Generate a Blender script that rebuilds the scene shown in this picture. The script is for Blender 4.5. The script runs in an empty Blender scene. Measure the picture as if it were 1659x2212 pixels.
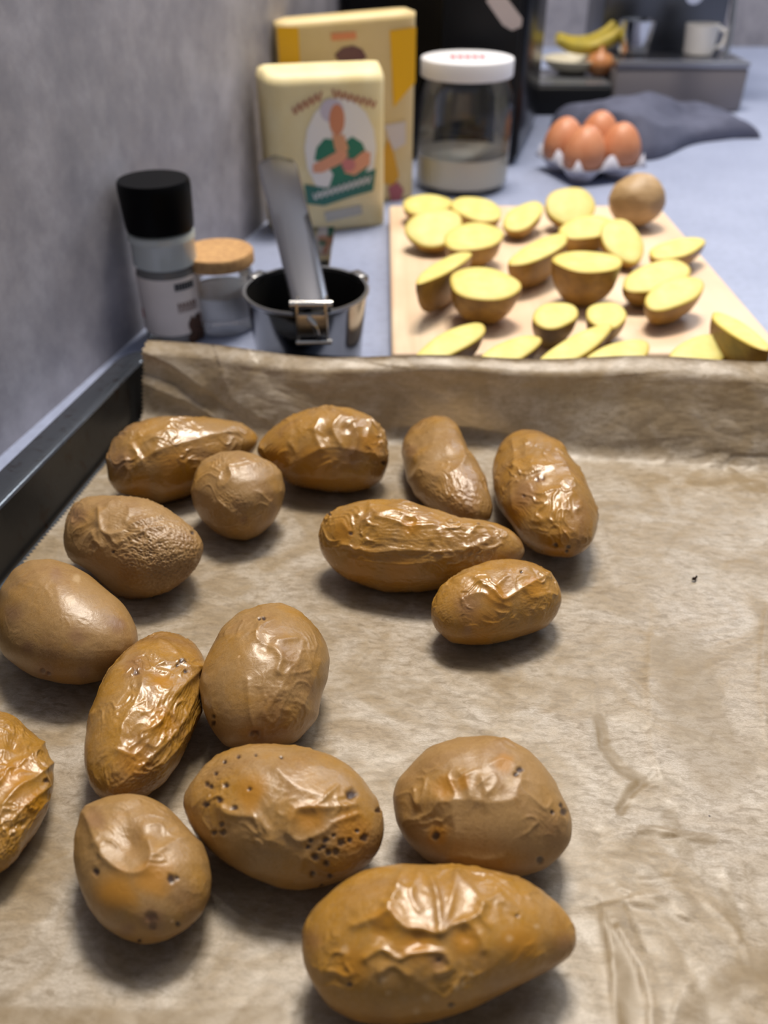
import bpy, bmesh, math, random
import numpy as np
from mathutils import Vector, Matrix

S = bpy.context.scene
COL = S.collection
# ------------------------------------------------------------------ camera
F, CX, CY, HC, PITCH = 1820.0, 829.5, 1106.0, 0.24, math.radians(36.5)
cam = bpy.data.cameras.new('camera'); cob = bpy.data.objects.new('camera', cam); COL.objects.link(cob)
cam.sensor_fit = 'VERTICAL'; cam.sensor_height = 24.0; cam.lens = 24.0 * F / 2212.0
cam.clip_start = 0.01; cam.clip_end = 20
cob.location = (0, 0, HC); cob.rotation_euler = (math.pi / 2 - PITCH, 0, 0)
cam.dof.use_dof = True; cam.dof.focus_distance = 0.260
cam.dof.aperture_fstop = (cam.lens / 1000.0) / 0.0028
S.camera = cob
# ------------------------------------------------------------------ room light
W = bpy.data.worlds.new('room_light'); S.world = W; W.use_nodes = True
W.node_tree.nodes['Background'].inputs[0].default_value = (0.80, 0.86, 1.0, 1)
W.node_tree.nodes['Background'].inputs[1].default_value = 0.21
def area(name, loc, target, sx, sy, power, col):
    l = bpy.data.lights.new(name, 'AREA'); l.shape = 'RECTANGLE'; l.size = sx; l.size_y = sy
    l.energy = power; l.color = col
    o = bpy.data.objects.new(name, l); COL.objects.link(o); o.location = loc
    o.rotation_euler = (Vector(target) - Vector(loc)).to_track_quat('-Z', 'Y').to_euler()
    return o
area('ceiling_spot', (0.10, 0.95, 1.45), (0.02, 0.25, 0), 0.42, 0.26, 27.0, (1.0, 0.915, 0.80))
area('ceiling_spot', (-0.24, 0.75, 1.5), (0.0, 0.3, 0), 0.14, 0.14, 6.0, (1.0, 0.90, 0.77))
area('soft_fill', (0.75, 1.0, 1.8), (0.25, 0.9, 0), 0.8, 0.8, 9.0, (1.0, 0.95, 0.90))  # added soft fill from above, stands for no known lamp
area('window_daylight', (0.80, 1.75, 0.95), (0.05, 0.5, 0), 0.55, 0.45, 7.0, (0.78, 0.88, 1.0))
S.view_settings.view_transform = 'Standard'; S.view_settings.look = 'None'
S.view_settings.exposure = 0.22; S.view_settings.gamma = 1.0; S.view_settings.use_curve_mapping = False

# ------------------------------------------------------------------ measuring helpers (photo pixel <-> place in the room)
C0 = np.array([0, 0, HC]); FW = np.array([0, math.cos(PITCH), -math.sin(PITCH)])
UP = np.array([0, math.sin(PITCH), math.cos(PITCH)]); RT = np.array([1.0, 0, 0])
def ray(px, py): return FW + (px - CX) / F * RT - (py - CY) / F * UP
def at(px, py, z=0.0):
    d = ray(px, py); return C0 + d * ((z - HC) / d[2])
def at_y(px, py, y):
    d = ray(px, py); return C0 + d * (y / d[1])
def at_plane(px, py, p0, n):
    d = ray(px, py); return C0 + d * (((p0 - C0) @ n) / (d @ n))
def proj(P):
    q = np.asarray(P, float) - C0; dz = q @ FW
    return np.stack([CX + F * (q @ RT) / dz, CY - F * (q @ UP) / dz], -1)
def height_over(x, y, py):       # height above (x, y) that is seen at row py
    t = (CY - py) / F            # (z-HC)*up... solve linear
    # q=(x,y,h): (y*sinP + h*cosP) = t*(y*cosP - h*sinP)
    s, c = math.sin(PITCH), math.cos(PITCH)
    return HC + (t * y * c - y * s) / (c + t * s)
# tray frame: the tray lies slightly turned, its far side a little lower
TILT, YAW = math.radians(6.1), math.radians(-5.4)
_Rz = np.array([[math.cos(YAW), -math.sin(YAW), 0], [math.sin(YAW), math.cos(YAW), 0], [0, 0, 1]])
_Rx = np.array([[1, 0, 0], [0, math.cos(TILT), math.sin(TILT)], [0, -math.sin(TILT), math.cos(TILT)]])
TR = _Rz @ _Rx
TO = at(830, 975, 0.0095)
def t2w(P): return np.asarray(P) @ TR.T + TO
def w2t(P): return (np.asarray(P) - TO) @ TR
def att(px, py, h=0.0):
    d = ray(px, py); n = TR[:, 2]; return w2t(C0 + d * (((TO - C0) @ n + h) / (d @ n)))

# ------------------------------------------------------------------ noise
_rng = np.random.RandomState(7)
_perm = np.concatenate([_rng.permutation(256)] * 3)
_grad = _rng.normal(size=(256, 3)); _grad /= np.linalg.norm(_grad, axis=1)[:, None]
def perlin(P, seed=0):
    P = np.asarray(P, float) + seed * 17.37
    i = np.floor(P).astype(int); f = P - i; i &= 255
    u = f * f * f * (f * (f * 6 - 15) + 10); out = 0
    for dx in (0, 1):
        for dy in (0, 1):
            for dz in (0, 1):
                h = _perm[_perm[_perm[(i[:, 0] + dx) & 255] + ((i[:, 1] + dy) & 255)] + ((i[:, 2] + dz) & 255)]
                g = _grad[h]
                w = (u[:, 0] if dx else 1 - u[:, 0]) * (u[:, 1] if dy else 1 - u[:, 1]) * (u[:, 2] if dz else 1 - u[:, 2])
                out = out + w * (g[:, 0] * (f[:, 0] - dx) + g[:, 1] * (f[:, 1] - dy) + g[:, 2] * (f[:, 2] - dz))
    return out * 1.5
def sstep(a, b, x):
    t = np.clip((x - a) / (b - a), 0, 1); return t * t * (3 - 2 * t)
def seg_dist(P, line):
    line = np.asarray(line, float); best = np.full(len(P), 1e9)
    for a, b in zip(line[:-1], line[1:]):
        ab = b - a; t = np.clip(((P - a) @ ab) / max(ab @ ab, 1e-9), 0, 1)
        best = np.minimum(best, np.linalg.norm(P - a - t[:, None] * ab, axis=1))
    return best

def seg_side(P, line):
    line = np.asarray(line, float); best = np.full(len(P), 1e9); sd = np.ones(len(P))
    for a, b in zip(line[:-1], line[1:]):
        ab = b - a; q = P - a; t = np.clip((q @ ab) / max(ab @ ab, 1e-9), 0, 1)
        dd = np.linalg.norm(q - t[:, None] * ab, axis=1); m = dd < best; best = np.where(m, dd, best); sd = np.where(m, ab[0] * q[:, 1] - ab[1] * q[:, 0], sd)
    return best, sd
# ------------------------------------------------------------------ materials
def nt(name):
    m = bpy.data.materials.new(name); m.use_nodes = True
    t = m.node_tree; b = t.nodes['Principled BSDF']; return m, t, b
def node(t, typ, **kw):
    n = t.nodes.new(typ)
    for k, v in kw.items():
        if k.startswith('_'): setattr(n, k[1:], v)
        else: n.inputs[k.replace('_', ' ')].default_value = v
    return n
def noise(t, vec, scale, detail=4, rough=0.55, dist=0.0):
    n = node(t, 'ShaderNodeTexNoise', Scale=scale, Detail=detail, Roughness=rough, Distortion=dist)
    if vec is not None: t.links.new(vec, n.inputs['Vector'])
    return n.outputs['Fac']
def ramp(t, fac, stops):
    r = t.nodes.new('ShaderNodeValToRGB'); e = r.color_ramp.elements
    while len(e) < len(stops): e.new(0.5)
    for k, (p, c) in enumerate(stops):
        e[k].position = p; e[k].color = (*c, 1) if len(c) == 3 else c
    t.links.new(fac, r.inputs[0]); return r.outputs[0]
def mixc(t, fac, a, b):
    m = t.nodes.new('ShaderNodeMix'); m.data_type = 'RGBA'
    for v, s in ((fac, 0), (a, 6), (b, 7)):
        if hasattr(v, 'links') or hasattr(v, 'is_linked'): t.links.new(v, m.inputs[s])
        else: m.inputs[s].default_value = v if s == 0 else (*v, 1)
    return m.outputs[2]
def mth(t, op, a, b=None, clamp=False):
    m = t.nodes.new('ShaderNodeMath'); m.operation = op; m.use_clamp = clamp
    for k, v in enumerate((a, b)):
        if v is None: continue
        if hasattr(v, 'is_linked'): t.links.new(v, m.inputs[k])
        else: m.inputs[k].default_value = v
    return m.outputs[0]
def tex(t, kind='Object', scale=None, rot=None):
    c = t.nodes.new('ShaderNodeTexCoord'); o = c.outputs[kind]
    if scale or rot:
        m = t.nodes.new('ShaderNodeMapping'); t.links.new(o, m.inputs[0])
        if scale: m.inputs['Scale'].default_value = scale
        if rot: m.inputs['Rotation'].default_value = rot
        o = m.outputs[0]
    return o
def bump(t, b, h, strength, dist, prev=None):
    n = node(t, 'ShaderNodeBump', Strength=strength, Distance=dist); t.links.new(h, n.inputs['Height'])
    if prev is not None: t.links.new(prev, n.inputs['Normal'])
    t.links.new(n.outputs[0], b.inputs['Normal']); return n.outputs[0]
def attr(t, name):
    a = t.nodes.new('ShaderNodeAttribute'); a.attribute_name = name; return a.outputs['Fac']
_mc = {}
def M(name, col, rough=0.5, metal=0.0, col2=None, scale=40, bmp=0, bscale=120, coat=0.0, spec=0.5, trans=0.0, ior=1.45):
    if name in _mc: return _mc[name]
    m, t, b = nt(name); b.inputs['Base Color'].default_value = (*col, 1)
    b.inputs['Roughness'].default_value = rough; b.inputs['Metallic'].default_value = metal
    b.inputs['Coat Weight'].default_value = coat; b.inputs['Specular IOR Level'].default_value = spec
    b.inputs['Transmission Weight'].default_value = trans; b.inputs['IOR'].default_value = ior
    v = tex(t)
    if col2: t.links.new(mixc(t, ramp(t, noise(t, v, scale), [(0.35, (0, 0, 0)), (0.65, (1, 1, 1))]), col, col2), b.inputs['Base Color'])
    if bmp: bump(t, b, noise(t, v, bscale), bmp, 0.001)
    _mc[name] = m; return m

# ------------------------------------------------------------------ mesh helpers
def link(name, me, mat, parent=None, smooth=True):
    o = bpy.data.objects.new(name, me); COL.objects.link(o)
    if mat: me.materials.append(mat)
    if smooth: me.polygons.foreach_set('use_smooth', [True] * len(me.polygons))
    if parent: o.parent = parent
    return o
def mesh_from(verts, faces, name='m'):
    me = bpy.data.meshes.new(name); me.from_pydata([tuple(map(float, v)) for v in verts], [], faces); me.update(); return me
def tag(o, label, cat, group=None, kind=None):
    o['label'] = label; o['category'] = cat
    if group: o['group'] = group
    if kind: o['kind'] = kind
    return o
def empty(name, loc, label, cat, group=None, rz=0.0):
    o = bpy.data.objects.new(name, None); COL.objects.link(o); o.location = tuple(map(float, loc)); o.rotation_euler = (0, 0, rz)
    o.empty_display_size = 0.02
    return tag(o, label, cat, group)
def bm_obj(name, bm, mat, parent=None, smooth=True, sharp=None):
    bmesh.ops.recalc_face_normals(bm, faces=bm.faces)
    me = bpy.data.meshes.new(name); bm.to_mesh(me); bm.free()
    o = link(name, me, mat, parent, smooth)
    if smooth:
        try: me.set_sharp_from_angle(angle=math.radians(sharp or 40))
        except Exception: pass
    return o
def add_box(bm, lo, hi, bev=0.0, seg=2, M4=None):
    r = bmesh.ops.create_cube(bm, size=1.0); vs = r['verts']
    lo, hi = Vector(lo), Vector(hi)
    for v in vs: v.co = Vector([(lo[k] + hi[k]) / 2 + v.co[k] * (hi[k] - lo[k]) for k in range(3)])
    if bev:
        es = list({e for v in vs for e in v.link_edges})
        g = bmesh.ops.bevel(bm, geom=es, offset=bev, segments=seg, profile=0.5, affect='EDGES')
        vs = list({v for f in g['faces'] for v in f.verts} | {v for v in vs if v.is_valid})
    if M4 is not None:
        for v in vs: v.co = M4 @ v.co
    return vs
def add_lathe(bm, prof, n=48, cap0=True, cap1=True, M4=None, a0=0.0, a1=2 * math.pi):
    full = abs(a1 - a0 - 2 * math.pi) < 1e-6; rings = []
    for r, z in prof:
        ring = []
        for k in range(n if full else n + 1):
            a = a0 + (a1 - a0) * k / n; p = Vector((r * math.cos(a), r * math.sin(a), z))
            ring.append(bm.verts.new(M4 @ p if M4 is not None else p))
        rings.append(ring)
    for A, B in zip(rings[:-1], rings[1:]):
        for k in range(n):
            j = (k + 1) % n if full else k + 1
            bm.faces.new((A[k], A[j], B[j], B[k]))
    if full and cap0: bm.faces.new(rings[0][::-1])
    if full and cap1: bm.faces.new(rings[-1])
def add_tube(bm, pts, r, n=10, cap=True):
    pts = [Vector(tuple(map(float, p))) for p in pts]; rings = []
    rr = r if isinstance(r, (list, tuple)) else [r] * len(pts)
    for k, p in enumerate(pts):
        d = (pts[min(k + 1, len(pts) - 1)] - pts[max(k - 1, 0)]).normalized()
        a = d.orthogonal().normalized() if k == 0 else (a - d * a.dot(d)).normalized()
        b = d.cross(a)
        rings.append([bm.verts.new(p + (a * math.cos(2 * math.pi * j / n) + b * math.sin(2 * math.pi * j / n)) * rr[k]) for j in range(n)])
    for A, B in zip(rings[:-1], rings[1:]):
        for j in range(n): bm.faces.new((A[j], A[(j + 1) % n], B[(j + 1) % n], B[j]))
    if cap: bm.faces.new(rings[0][::-1]); bm.faces.new(rings[-1])
def smooth_line(pts, n=8):
    P = [np.asarray(p, float) for p in pts]; out = []
    for k in range(len(P) - 1):
        p0, p1, p2, p3 = P[max(k - 1, 0)], P[k], P[k + 1], P[min(k + 2, len(P) - 1)]
        for j in range(n):
            t = j / n
            out.append(0.5 * (2 * p1 + (p2 - p0) * t + (2 * p0 - 5 * p1 + 4 * p2 - p3) * t * t + (3 * p1 - p0 - 3 * p2 + p3) * t ** 3))
    out.append(P[-1]); return out

# ================================================================== THE SETTING
def counter_mat():
    m, t, b = nt('counter_laminate'); v = tex(t)
    c = ramp(t, noise(t, v, 9, 6, 0.6), [(0.3, (0.25, 0.285, 0.41)), (0.7, (0.32, 0.36, 0.50))])
    c = mixc(t, ramp(t, noise(t, v, 160, 2), [(0.45, (0, 0, 0)), (0.75, (0.35, 0.35, 0.35))]), c, (0.16, 0.18, 0.25))
    t.links.new(c, b.inputs['Base Color']); b.inputs['Roughness'].default_value = 0.42; return m
def wall_mat():
    m, t, b = nt('grey_concrete_panel'); v = tex(t)
    c = ramp(t, noise(t, v, 9, 10, 0.72), [(0.34, (0.20, 0.195, 0.225)), (0.5, (0.30, 0.29, 0.325)), (0.66, (0.46, 0.445, 0.49))])
    v2 = tex(t, scale=(1, 1, 0.9))
    c = mixc(t, ramp(t, noise(t, v2, 60, 6, .7), [(0.45, (0, 0, 0)), (0.8, (0.6, 0.6, 0.6))]), c, (0.40, 0.375, 0.40))
    t.links.new(c, b.inputs['Base Color']); b.inputs['Roughness'].default_value = 0.55; return m
WP0 = at(0, 986); WP1 = at(640, 421); WD = (WP1 - WP0); WD /= np.linalg.norm(WD); WN = np.array([-WD[1], WD[0], 0])  # WN points away from the room
def wall_x(y): return WP0[0] + (y - WP0[1]) * WD[0] / WD[1]
def prism(name, poly, z0, z1, mat, parent=None):
    n = len(poly); vs = [(p[0], p[1], z0) for p in poly] + [(p[0], p[1], z1) for p in poly]
    fs = [list(range(n))[::-1], list(range(n, 2 * n))] + [[k, (k + 1) % n, n + (k + 1) % n, n + k] for k in range(n)]
    return link(name, mesh_from(vs, fs), mat, parent, smooth=False)
YB = 1.80
o = prism('worktop', [(wall_x(-0.5), -0.5), (1.9, -0.5), (1.9, YB), (wall_x(YB), YB)], -0.038, 0.0, counter_mat())
tag(o, 'long blue-grey laminate kitchen worktop running along the grey wall', 'worktop', kind='structure')
wm = wall_mat()
pts = [(wall_x(-0.5), -0.5), (wall_x(YB), YB), (wall_x(YB) + WN[0] * 0.03, YB + WN[1] * 0.03), (wall_x(-0.5) + WN[0] * 0.03, -0.5 + WN[1] * 0.03)]
o = prism('wall_left', pts, -0.04, 1.1, wm); o['kind'] = 'structure'; o['label'] = 'mottled grey stone-look splashback wall on the left'; 
o = prism('wall_back', [(wall_x(YB) - 0.02, YB), (1.9, YB), (1.9, YB + 0.03), (wall_x(YB) - 0.02, YB + 0.03)], -0.04, 1.1, wm)
o['kind'] = 'structure'; o['label'] = 'grey wall at the far end of the worktop'

# ================================================================== BAKING TRAY
def tray_mat(name, base, spec, rg):
    m, t, b = nt(name); v = tex(t)
    st = ramp(t, noise(t, v, 170, 5, 0.7, 0.6), [(0.55, (0, 0, 0)), (0.60, (1, 1, 1))])
    reg = ramp(t, noise(t, v, 28, 3), [(0.42, (0, 0, 0)), (0.62, (1, 1, 1))])
    k = mth(t, 'MULTIPLY', st, reg)
    c = mixc(t, k, base, (0.008, 0.003, 0.0015))
    t.links.new(c, b.inputs['Base Color']); b.inputs['Metallic'].default_value = 0.0
    b.inputs['Specular IOR Level'].default_value = spec
    t.links.new(ramp(t, noise(t, v, 60), [(0.3, (rg, rg, rg)), (0.7, (rg * 1.6, rg * 1.6, rg * 1.6))]), b.inputs['Roughness'])
    bump(t, b, noise(t, v, 420, 2), 0.05, 0.001); return m
TU0, TU1, TV0, TV1 = -0.1375, 0.265, -0.335, 0.052     # floor of the tray
def rrect(u0, u1, v0, v1, r, n=8):
    out = []
    for cx, cy, a in ((u1 - r, v1 - r, 0), (u0 + r, v1 - r, 90), (u0 + r, v0 + r, 180), (u1 - r, v0 + r, 270)):
        for k in range(n + 1):
            t = math.radians(a + 90 * k / n); out.append((cx + r * math.cos(t), cy + r * math.sin(t)))
    return out
def tray_shell(prof):                                    # prof: (outset from floor edge, height)
    vs, fs, n = [], [], None
    for off, h in prof:
        R = rrect(TU0 - off, TU1 + off, TV0 - off, TV1 + off, max(0.006 + off, 0.003)); n = len(R)
        vs += [(u, w, h) for u, w in R]
    for k in range(len(prof) - 1):
        for j in range(n): fs.append((k * n + j, k * n + (j + 1) % n, (k + 1) * n + (j + 1) % n, (k + 1) * n + j))
    return vs, fs, n
tm = tray_mat('dark_enamel_steel', (0.012, 0.0115, 0.011), 0.30, 0.24); rim_m = tray_mat('lit_rim_enamel', (0.026, 0.030, 0.038), 1.0, 0.13)  # rim is the same enamel, paler: light on its top put into the colour
TB = empty('baking_tray', TO, 'dark enamelled baking tray lined with brown parchment beside the grey wall', 'baking tray')
TB.rotation_euler = Matrix([list(r) for r in TR]).to_euler()
prof = [(-0.004, -0.0026), (0.0, -0.0020), (0.0010, -0.0004), (0.0028, 0.0215), (0.0030, 0.0230), (0.0035, 0.0239), (0.0044, 0.0246),
        (0.0060, 0.0250), (0.0160, 0.0250), (0.0172, 0.0243), (0.0172, 0.0235), (0.0060, 0.0238), (0.0046, 0.0228), (0.0022, -0.002), (0.0, -0.0034), (-0.004, -0.0036)]
vs, fs, n = tray_shell(prof[:5]); inn = list(range(n)); fs.append(inn)
vo, fo, _ = tray_shell(prof[11:]); k0 = len(vs); vs += vo; fs += [tuple(i + k0 for i in f) for f in fo]; fs.append([k0 + 4 * n + j for j in range(n)][::-1])
link('pan', mesh_from(vs, fs), tm, TB)
vs, fs, n = tray_shell(prof[4:12]); link('rim', mesh_from(vs, fs), rim_m, TB)

# ================================================================== PARCHMENT
def paper_mat():
    m, t, b = nt('brown_parchment'); v = tex(t)
    big = noise(t, v, 30, 6, 0.62, 1.1)
    fib = noise(t, tex(t, scale=(1300, 2800, 2600), rot=(0, 0, 0.2)), 1.0, 4, 0.65, 0.8)
    clo = noise(t, tex(t, scale=(230, 470, 450), rot=(0, 0, 0.12)), 1.0, 6, 0.72, 0.6)
    c = ramp(t, big, [(0.30, (0.38, 0.275, 0.155)), (0.44, (0.47, 0.365, 0.24)), (0.56, (0.60, 0.51, 0.40)), (0.72, (0.69, 0.62, 0.53))])
    c = mixc(t, ramp(t, clo, [(0.34, (0.8, 0.8, 0.8)), (0.56, (0, 0, 0))]), c, (0.25, 0.185, 0.11))
    c = mixc(t, ramp(t, fib, [(0.36, (0.5, 0.5, 0.5)), (0.58, (0, 0, 0))]), c, (0.26, 0.20, 0.13))
    pin = node(t, 'ShaderNodeTexVoronoi', Scale=95.0); t.links.new(v, pin.inputs['Vector'])
    sp = mth(t, 'MULTIPLY', mth(t, 'LESS_THAN', pin.outputs['Distance'], 0.035), mth(t, 'GREATER_THAN', noise(t, v, 33, 2), 0.60))
    st = mth(t, 'MULTIPLY', attr(t, 'stain'), mth(t, 'ADD', 0.55, mth(t, 'MULTIPLY', noise(t, v, 60, 4), 0.6)), True)
    c = mixc(t, st, c, (0.27, 0.185, 0.085))
    c = mixc(t, sp, c, (0.06, 0.04, 0.03))
    t.links.new(c, b.inputs['Base Color'])
    b.inputs['Roughness'].default_value = 0.40; b.inputs['Specular IOR Level'].default_value = 0.6
    p = bump(t, b, clo, 0.10, 0.0006); bump(t, b, fib, 0.08, 0.0003, p)
    tl = node(t, 'ShaderNodeBsdfTranslucent', Color=(.78, .52, .27, 1)); mx = t.nodes.new('ShaderNodeMixShader'); mx.inputs[0].default_value = 0.32
    t.links.new(b.outputs[0], mx.inputs[1]); t.links.new(tl.outputs[0], mx.inputs[2]); t.links.new(mx.outputs[0], t.nodes['Material Output'].inputs[0])
    return m
PC = [  # creases in the sheet: points, width, height in mm
    ([(1477, 1055), (1546, 1085)], 7, 1.0), ([(1565, 997), (1582, 977), (1659, 980)], 6, 1.2), ([(1488, 988), (1532, 979)], 6, .8),
    ([(1565, 1002), (1604, 1033)], 6, -1.0), ([(1518, 1071), (1587, 1069), (1632, 1073)], 6, 1.0), ([(1637, 1063), (1665, 1084)], 8, 1.2),
    ([(1430, 1013), (1446, 980)], 7, 1.0), ([(1405, 1379), (1399, 1481), (1403, 1530), (1407, 1622), (1427, 1684)], 9, .9),
    ([(1296, 1564), (1300, 1615), (1341, 1670), (1386, 1691)], 14, -1.0), ([(1386, 1691), (1362, 1715), (1338, 1753)], 8, -1.0),
    ([(1369, 1732), (1427, 1726), (1472, 1746)], 6, .6), ([(1362, 1805), (1403, 1794), (1462, 1810), (1548, 1822)], 7, 1.1),
    ([(1366, 1785), (1405, 1776), (1440, 1782)], 6, .5), ([(1341, 1925), (1375, 1946), (1444, 1950), (1489, 2001)], 6, .8),
    ([(1365, 1955), (1430, 1967), (1480, 1990)], 5, .6), ([(1231, 1963), (1293, 1956), (1341, 1946)], 9, -.9),
    ([(1303, 1994), (1320, 2053), (1324, 2139), (1330, 2230)], 12, .9), ([(1334, 2015), (1382, 2098), (1403, 2173), (1403, 2230)], 9, 1.2),
    ([(1355, 1967), (1396, 2070)], 8, -1.0), ([(1482, 2132), (1458, 2180), (1444, 2230)], 9, .9), ([(1524, 1960), (1582, 2015), (1593, 2042)], 8, 1.0),
    ([(1558, 1888), (1580, 1940), (1610, 1966)], 8, .9), ([(1460, 1870), (1440, 1900), (1480, 1915)], 6, .5), ([(1450, 1907), (1500, 1900)], 6, .5),
    ([(1650, 1340), (1640, 1480), (1655, 1600)], 9, 1.0), ([(1120, 940), (1250, 960), (1400, 950)], 20, .6),
    ([(0, 1900), (60, 1885), (150, 1850)], 7, .5), ([(40, 1900), (115, 1945), (160, 1990)], 7, .6), ([(0, 2020), (90, 2000)], 10, .5),
    ([(940, 1410), (1010, 1438), (1090, 1445)], 8, .5), ([(640, 2180), (660, 2110)], 10, .5),
    ([(308, 760), (370, 788), (438, 838)], 13, 3.4), ([(338, 842), (405, 868), (478, 908)], 12, 3.0), ([(300, 800), (380, 830), (440, 880)], 16, -2.6),
    ([(480, 800), (500, 860), (560, 900)], 18, 1.6), ([(560, 790), (590, 840), (660, 870)], 22, -1.2), ([(900, 800), (1100, 830), (1300, 815)], 30, .9),
]
def paper():
    PITCH_T = 0.0026; NV = 600; U0 = -0.1350
    U = np.concatenate([[0.0], 0.0013 + np.linspace(0, 0.378, 470)])
    L = np.arange(NV) * (PITCH_T / 4) - 0.322
    u, s = np.meshgrid(U0 + U, L); u = u.ravel(); s = s.ravel()
    k = np.arange(NV) % 4; wav = np.array([0.0, 0.5, 1.0, 0.5])[k] * 0.0014
    first = np.tile(np.arange(len(U)) == 0, NV); rowi = np.repeat(np.arange(NV), len(U))
    u = np.where(first, u + wav[rowi] - 0.0001, u)
    # profile along its length: flat floor, bend, rise
    shift = 0.016 * np.exp(-((u - 0.035) / 0.045) ** 2)
    vc = 0.021 * (1 - sstep(-0.135, -0.03, u)) + shift + 0.006 * perlin(np.stack([u * 9, u * 0, u * 0], 1), 3) + 0.001
    rb = 0.012                                            # bend radius
    ang = math.radians(66); q = s - (vc - rb * 0.6)
    arc = rb * ang
    a = np.clip(q / rb, 0, ang)
    v = np.where(q < 0, s, (vc - rb * 0.6) + rb * np.sin(a)); h = np.where(q < 0, 0, rb * (1 - np.cos(a)))
    ex = np.maximum(q - arc, 0)
    htop = 0.0424 + 0.028 * u + 0.0007 * np.sin(u * 60)
    full = (htop - rb * (1 - math.cos(ang))) / math.sin(ang)      # length of the rise
    qmax = L[-1] - (vc - rb * 0.6) - arc
    e = ex * full / qmax                                   # stretch rows so that the last row is the upper edge
    v = v + e * math.cos(ang) - shift * np.clip(e / full, 0, 1); h = h + e * math.sin(ang)
    lip = sstep(0.78, 1.0, e / full) ** 1.4; v = v + 0.006 * lip; h = h - 0.0009 * lip
    nv = -np.sin(a); nh = np.cos(a)
    # gentle lift at left back where the corner is crumpled
    P3 = np.stack([u, v, h], 1)
    amp = 0.0012 + 0.0022 * sstep(0.02, 0.18, u) * sstep(-0.16, -0.3, v) + 0.001 * sstep(0.12, .2, u) * sstep(-.03, .0, v)
    d = np.zeros(len(u))
    Q = np.stack([u, s, s * 0], 1)
    d += 0.8 * amp * np.abs(perlin(Q * 26, 1)) + 0.45 * amp * np.abs(perlin(Q * np.array([60, 75, 60]), 2))
    d += 0.16 * amp * np.abs(perlin(Q * np.array([120, 210, 100]), 5)) + 0.5 * amp * np.maximum(perlin(Q * 11, 6), 0)
    d += sstep(0.004, 0.03, h) * (0.0016 * perlin(Q * np.array([28, 12, 1]), 8) + 0.0006 * perlin(Q * np.array([70, 40, 1]), 9))
    pos = t2w(P3); px = proj(pos)
    cz = np.exp(-(((px[:, 0] - 1440) / 110) ** 2 + ((px[:, 1] - 1850) / 150) ** 2)) + .8 * np.exp(-(((px[:, 0] - 1590) / 120) ** 2 + ((px[:, 1] - 1030) / 60) ** 2))
    d += cz * (0.0007 * np.abs(perlin(Q * np.array([90, 190, 90]), 12)) + 0.0003 * np.abs(perlin(Q * np.array([160, 420, 90]), 13)))
    for line, w, am in PC:
        ds, sd = seg_side(px, line)
        d += am * (0.00055 if w < 11 else 0.0008) * np.where(sd > 0, np.exp(-ds / (0.8 * w)), np.exp(-ds / (3.4 * w)))
    # curled front
    d += 0.010 * sstep(-0.285, -0.325, v) ** 2
    for pu, pv, pa, pb, py_ in FOOT:                       # the sheet is pressed flat where a potato lies on it
        x, y = u - pu, v - pv; e1, e2 = (x * math.cos(py_) + y * math.sin(py_)) / pa, (-x * math.sin(py_) + y * math.cos(py_)) / pb
        rr = np.sqrt(e1 * e1 + e2 * e2); d = d * (0.12 + 0.88 * sstep(0.62, 1.15, rr))
    v = v + d * nv; h = h + d * nh + 0.0001
    h = np.maximum(h, 0.0001)
    n = len(U); idx = np.arange(NV * n).reshape(NV, n)
    fc = np.stack([idx[:-1, :-1], idx[:-1, 1:], idx[1:, 1:], idx[1:, :-1]], -1).reshape(-1, 4)
    me = bpy.data.meshes.new('paper'); me.vertices.add(NV * n); me.vertices.foreach_set('co', np.stack([u, v, h], 1).ravel())
    me.loops.add(fc.size); me.loops.foreach_set('vertex_index', fc.ravel().astype(np.int32))
    me.polygons.add(len(fc)); me.polygons.foreach_set('loop_start', np.arange(0, fc.size, 4, dtype=np.int32))
    me.update(calc_edges=True); me.validate()
    px2 = px + 10 * np.stack([perlin(Q * 60, 21), perlin(Q * 60, 22)], 1); g = np.zeros(len(u))
    for line, w, am in (([(1296, 1555), (1300, 1615), (1341, 1665), (1386, 1691), (1362, 1715), (1338, 1753)], 17, .9), ([(1308, 2000), (1326, 2060), (1345, 2140), (1350, 2230)], 30, .8),
                        ([(1480, 1430), (1500, 1560), (1560, 1660)], 75, .5), ([(1580, 1010), (1610, 1045), (1640, 1062)], 16, .6), ([(1380, 1800), (1460, 1805), (1540, 1820)], 12, .7), ([(1440, 1770), (1480, 1850)], 22, .5),
                        ([(1560, 1930), (1590, 2040)], 16, .6), ([(1500, 2212), (1560, 2130), (1650, 2090)], 40, .6), ([(640, 1500), (760, 1470), (900, 1500)], 28, .3), ([(0, 1900), (150, 1860)], 14, .35), ([(0, 2200), (300, 2206), (600, 2200)], 24, .7), ([(1150, 830), (1400, 850), (1600, 850)], 34, .45)):
        g = np.maximum(g, am * sstep(w * 1.15, w * .6, seg_dist(px2, line)))
    at_ = me.attributes.new('stain', 'FLOAT', 'POINT'); at_.data.foreach_set('value', g.astype(np.float32))
    o = link('parchment_paper', me, paper_mat()); o.location = tuple(TO); o.rotation_euler = TB.rotation_euler
    return tag(o, 'sheet of crumpled brown parchment with zigzag edge lining the baking tray', 'baking paper')
FOOT = []

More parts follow.
